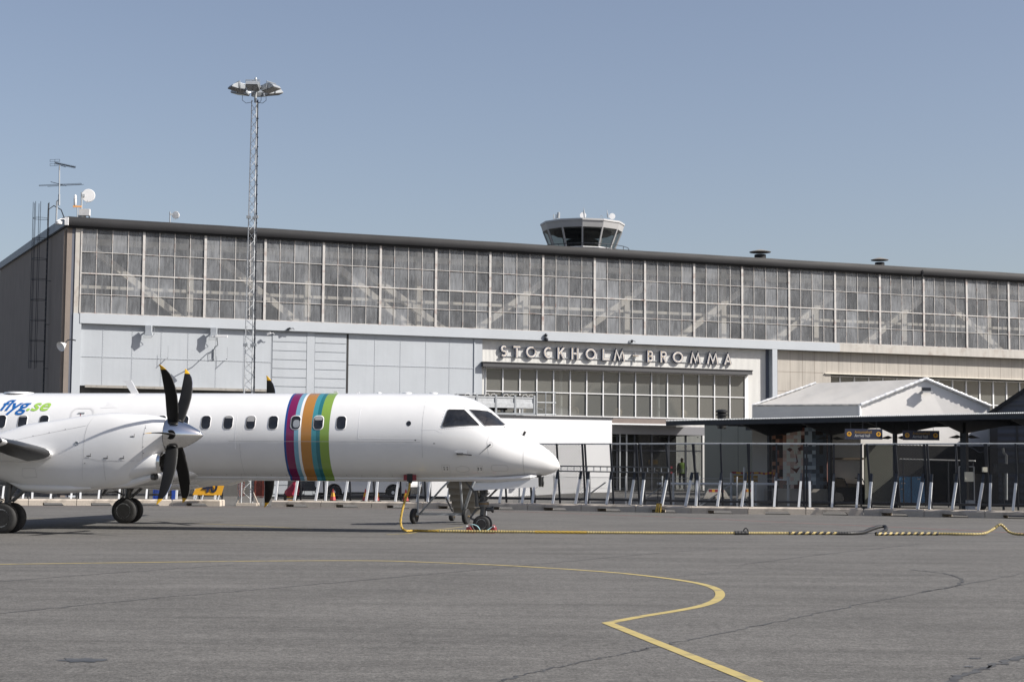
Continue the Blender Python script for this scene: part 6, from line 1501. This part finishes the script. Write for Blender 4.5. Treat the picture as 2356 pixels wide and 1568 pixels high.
a=q2(740,728,77.5); c=q2(1870,755,74.5); t=thing('handrail','long pale horizontal handrail on posts under the canopy at the right','railing',V((a.x,a.y,0)))
b=MB(); b.tube(a,c,.03,6); b.build('rail','white_frame',t)
for f in (.05,.35,.65,.97): q=a.lerp(c,f); b=MB(); b.tube(q,(q.x,q.y,gz(q.x,q.y)),.03,6); b.build('post','dark_steel',t)
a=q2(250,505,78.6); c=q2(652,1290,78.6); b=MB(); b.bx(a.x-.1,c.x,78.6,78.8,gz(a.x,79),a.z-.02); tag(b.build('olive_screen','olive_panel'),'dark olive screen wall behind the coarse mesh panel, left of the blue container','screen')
a=q2(668,515,79.3); c=dep(2420,1100,78.6); t=thing('dark_backing_sheet','added black sheet, darkens the view behind the right fence panels up to their top','screen',V((a.x,79.3,0)))  # invented black sheet, added so the area behind these panels reads dark
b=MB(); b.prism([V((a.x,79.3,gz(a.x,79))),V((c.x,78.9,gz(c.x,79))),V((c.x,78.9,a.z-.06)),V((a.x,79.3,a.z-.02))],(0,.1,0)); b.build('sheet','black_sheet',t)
# dark wagon behind the last panels
def z7b(X,Y,D): return z7(X,Y,D)
a=z7b(370,1040,72); c=z7b(535,1430,72); zb=gz(a.x,72)
t=thing('luggage_cart','dark luggage cart with a pale top bar in the shade behind the right fence panels','cart',V((a.x,72,zb)))
b=MB(); b.bx(a.x,c.x+.6,72,73,zb+.35,a.z-.3); b.build('cart_body','dull_grey',t)
b=MB(); b.tube((a.x,72,a.z),(c.x,72,a.z),.025,6); b.tube((a.x,72,zb+.3),(a.x,72,a.z),.025,6); b.tube((c.x,72,zb+.3),(c.x,72,a.z),.025,6); b.build('top_bar','white_frame',t)
for x in (a.x+.2,c.x+.3):
    b=MB(); b.lathe((x,71.95,zb+.2),(0,1,0),[(-.06,.1),(-.06,.18),(0,.2),(.06,.18),(.06,.1)],18); b.build('wheel','rubber',t,smooth=40)
a=z7b(470,1405,70); b=MB(); zb=gz(a.x,70); b.bx(a.x-.02,a.x+.28,70,70.4,zb,a.z); tag(b.build('pale_crate','tan_rail' if False else 'galv_bright'),'small pale crate on the ground behind the right fence panels','crate')
a=z7b(780,1018,70); c=z7b(1200,1115,69); b=MB(); b.bx(a.x,c.x,70,70.5,c.z,a.z); b.bx(a.x-.02,c.x,69.98,70.52,a.z,a.z+.03); 
for x in (a.x+.3,a.x+1.9): b.tube((x,70.2,c.z),(x,70.2,gz(x,70.2)),.05,6)
tag(b.build('shaded_counter','dull_grey'),'long grey counter with a pale top edge at the right edge behind the fence','counter')
b=MB(); b.path([z7b(843,840,73),z7b(850,890,73),z7b(880,920,73),z7b(880,1400,73)],.06,8); tag(b.build('downpipe','galv'),'grey bent downpipe on the shed seen through the last panels','pipe')
# ---------------------------------------------------------------- wheeled stairs beyond the nose
p0=dep(952,1203,51.0); p1=dep(1046,1203.5,51.0)
st=thing('boarding_stairs','grey wheeled boarding stairs seen from below, standing beyond the aircraft nose','stairs',V(((p0.x+p1.x)/2,51,0)))
def z3(X,Y,D): return dep((1500+X*.4337)/1.7385,(1500+Y*.4337)/1.7385,D)
mat('stair_grey',hexc('#8a867e'),.6,var=.06,vs=2)
b=MB(); n=9
for i in range(n):
    z0=.25+.205*i; Yd=53.2-.37*i; xl=z3(725-15.5*i,1285,Yd).x; xr=z3(985,1285,Yd).x if True else 0
    b.bx(xl,xr,Yd-.37,Yd+.03,z0,z0+.20)
b.bx(z3(725-15.5*9,1285,49.7).x,z3(985,1285,49.7).x,48.9,49.9,2.05,2.12)
b.build('stair_flight','stair_grey',st)
def whl(px,py,D,r,nm='wheel'):
    c=dep(px,py,D); c=V((c.x,c.y,r)); b=MB(); ax=V((1,-.35,0)).normalized(); b.lathe(c,ax,[(-.06,r*.5),(-.07,r*.85),(-.04,r*.98),(.04,r*.98),(.07,r*.85),(.06,r*.5)],28); w=b.build(nm,'rubber',st,smooth=40)
    b=MB(); b.lathe(c,ax,[(.0,r*.5),(.06,r*.52),(.05,r*.4),(.02,r*.3),(.05,r*.12),(.11,r*.08),(.115,.001)],20); b.lathe(c,-ax,[(.0,r*.5),(.06,r*.52),(.03,r*.3),(.03,.001)],20); b.build('wheel_hub',mat('hub_brass',hexc('#8f7a58'),.5,metal=.3) if 'hub_brass' not in MATS else MATS['hub_brass'],w,smooth=40); return c
c0_=whl(953,1190,50.9,.235); c1_=whl(1072.5,1190,50.9,.235); whl(1040,1190,54.2,.13)
b=MB(); b.beam(c0_+V((.05,0,.06)),c1_+V((-.05,0,.06)),.06,.07); b.tube(c0_+V((.10,0,.05)),c0_+V((.14,.1,2.0)),.03,8); b.tube(c0_+V((.15,0,.05)),z3(612,1045,50.0)+V((.0,0,0)),.03,8); b.tube(z3(612,1045,50.0),z3(612,1045,50.0)+V((.5,-.1,.5)),.03,8)
b.tube(c1_+V((-.12,0,.2)),z3(788,985,50.5),.035,8); b.tube(c1_+V((-.05,0,.2)),z3(885,1055,50.5)+V((0,0,0)),.045,8); b.tube(z3(885,1055,50.5),z3(905,985,50.5)+V((.2,0,.4)),.045,8)
b.build('support_frame','galv',st)
b=MB(); b.tube(z3(1020,1290,51.5),z3(1010,1050,51.5),.04,8); b.build('support_strut','galv',st)
b=MB(); b.tube(z3(650,1120,52.0),z3(712,1250,53.2),.03,6); b.build('support_strut','galv',st)
# ---------------------------------------------------------------- person in a lime vest
def person():
    c=dep(1569,1085,95.0); gx,gy=c.x,c.y; z0=.66; 
    t=thing('person','person from behind in a lime safety vest and dark clothes, inside the porch doors','person',(gx,gy,z0),R(8))
    def skin(name,pts,edges,rad,m,parent,root=0):
        me=bpy.data.meshes.new(name); me.from_pydata(pts,edges,[]); me.materials.append(MATS[m]); o=bpy.data.objects.new(name,me); COL.objects.link(o); o.parent=parent; WM[o.name]=WM[parent.name]
        md=o.modifiers.new('skin','SKIN'); md.use_smooth_shade=True; sv=me.skin_vertices[0].data
        for i,r in enumerate(rad): sv[i].radius=(r if isinstance(r,tuple) else (r,r)); sv[i].use_root=(i==root)
        s2=o.modifiers.new('sub','SUBSURF'); s2.levels=1; s2.render_levels=2; return o
    P_=[(0,0,.92),(0,0,1.12),(0,0,1.36),(0,0,1.48),(0,.01,1.56),(0,.01,1.66),(0,.01,1.74),
        (.19,0,1.42),(.27,.02,1.15),(.25,.10,.92),(.25,.13,.84),(-.19,0,1.42),(-.25,.05,1.15),(-.20,.20,.98),(-.18,.25,.93),
        (.10,0,.86),(.11,.01,.48),(.11,-.02,.08),(.12,.12,.04),(-.10,0,.86),(-.11,.02,.48),(-.12,-.02,.08),(-.13,.12,.04)]
    E_=[(0,1),(1,2),(2,3),(3,4),(4,5),(5,6),(2,7),(7,8),(8,9),(9,10),(2,11),(11,12),(12,13),(13,14),(0,15),(15,16),(16,17),(17,18),(0,19),(19,20),(20,21),(21,22)]
    Rd=[(.16,.12),(.15,.11),(.17,.11),(.06,.06),(.06,.06),(.085,.10),(.07,.08),(.07,.07),.05,.038,.04,(.07,.07),.05,.038,.04,(.095,.09),.065,.045,.04,(.095,.09),.065,.045,.04]
    body=skin('body',P_,E_,Rd,'cloth_dark',t)
    b=MB(); b.loft([egg(0,0,z,w,h,20,2.5) for z,w,h in ()]) if False else None
    b=MB(); RG=[]
    for z,w,d in ((.90,.205,.145),(1.0,.20,.14),(1.2,.215,.145),(1.36,.235,.145),(1.44,.20,.12),(1.49,.10,.08)):
        RG.append([(w*math.cos(2*PI*i/24),d*math.sin(2*PI*i/24),z) for i in range(24)])
    b.loft(RG); b.build('safety_vest','vest_lime',body,smooth=60,local=True)
    b=MB()
    for z in (.97,1.07):
        b.loft([[(.209*math.cos(2*PI*i/24),.15*math.sin(2*PI*i/24),zz) for i in range(24)] for zz in (z,z+.045)],0,False,False)
    b.build('reflective_band','galv_bright',body,local=True)
    b=MB(); b.lathe((0,.01,1.60),(0,0,1),[(-.09,.055),(-.05,.075),(.03,.083),(.09,.07),(.12,.04),(.13,.005)],16); b.build('head','skin',body,smooth=60,local=True)
    b=MB(); b.lathe((0,-.012,1.635),(0,0,1),[(-.07,.07),(-.02,.092),(.05,.088),(.09,.065),(.115,.03),(.12,.003)],16); b.build('hair','hair_dark',body,smooth=60,local=True)
    for s_,hx,hy,hz in ((1,.25,.135,.83),(-1,-.18,.255,.925)):
        b=MB(); b.loft([[(hx+w*math.cos(2*PI*i/8),hy+.018*math.sin(2*PI*i/8),hz-zz) for i in range(8)] for zz,w in ((0,.03),(.05,.043),(.09,.042))])
        for k in range(4): b.tube((hx-.032+.021*k,hy,hz-.08),(hx-.034+.022*k,hy+.02,hz-.145-.012*math.sin(k+.5)),.0095,6,0,.007)
        b.tube((hx-s_*.035,hy+.005,hz-.03),(hx-s_*.062,hy+.03,hz-.09),.011,6,0,.008); b.build('hand','skin',body,smooth=50,local=True)
person()
# ---------------------------------------------------------------- camera, light, sky
cd=bpy.data.cameras.new('camera'); cam=bpy.data.objects.new('camera',cd); COL.objects.link(cam); SC.camera=cam
cd.sensor_width=36; cd.lens=FP/2356*36; cd.clip_end=5000; cd.clip_start=.1
cam.matrix_world=Matrix((( RT.x,UP.x,-FW.x,CP.x),(RT.y,UP.y,-FW.y,CP.y),(RT.z,UP.z,-FW.z,CP.z),(0,0,0,1)))
SUN=V((1.22,-.36,1.0)).normalized()
ld=bpy.data.lights.new('sun','SUN'); ld.energy=5.0; ld.angle=R(.5); ld.color=(1,.955,.89)
sun=bpy.data.objects.new('sun',ld); COL.objects.link(sun); sun.rotation_euler=SUN.to_track_quat('Z','Y').to_euler()
w=bpy.data.worlds.new('World'); SC.world=w; w.use_nodes=True; nt=w.node_tree; bg=nt.nodes['Background']
sk=nt.nodes.new('ShaderNodeTexSky'); sk.sky_type='NISHITA'; sk.sun_disc=False; sk.sun_elevation=math.asin(SUN.z); sk.sun_rotation=math.atan2(SUN.x,SUN.y)
sk.altitude=0; sk.air_density=1.0; sk.dust_density=1.6; sk.ozone_density=1.2
hs=nt.nodes.new('ShaderNodeHueSaturation'); hs.inputs['Saturation'].default_value=.85
nt.links.new(sk.outputs[0],hs.inputs['Color']); tn=nt.nodes.new('ShaderNodeVectorMath'); tn.operation='MULTIPLY'; tn.inputs[1].default_value=(1.01,.962,.985); nt.links.new(hs.outputs[0],tn.inputs[0]); nt.links.new(tn.outputs[0],bg.inputs['Color']); bg.inputs['Strength'].default_value=.088
SC.view_settings.view_transform='Standard'; SC.view_settings.look='None'; SC.view_settings.exposure=.45; SC.view_settings.gamma=1
SC.cycles.max_bounces=6; SC.cycles.transparent_max_bounces=16; SC.cycles.diffuse_bounces=3; SC.cycles.glossy_bounces=3
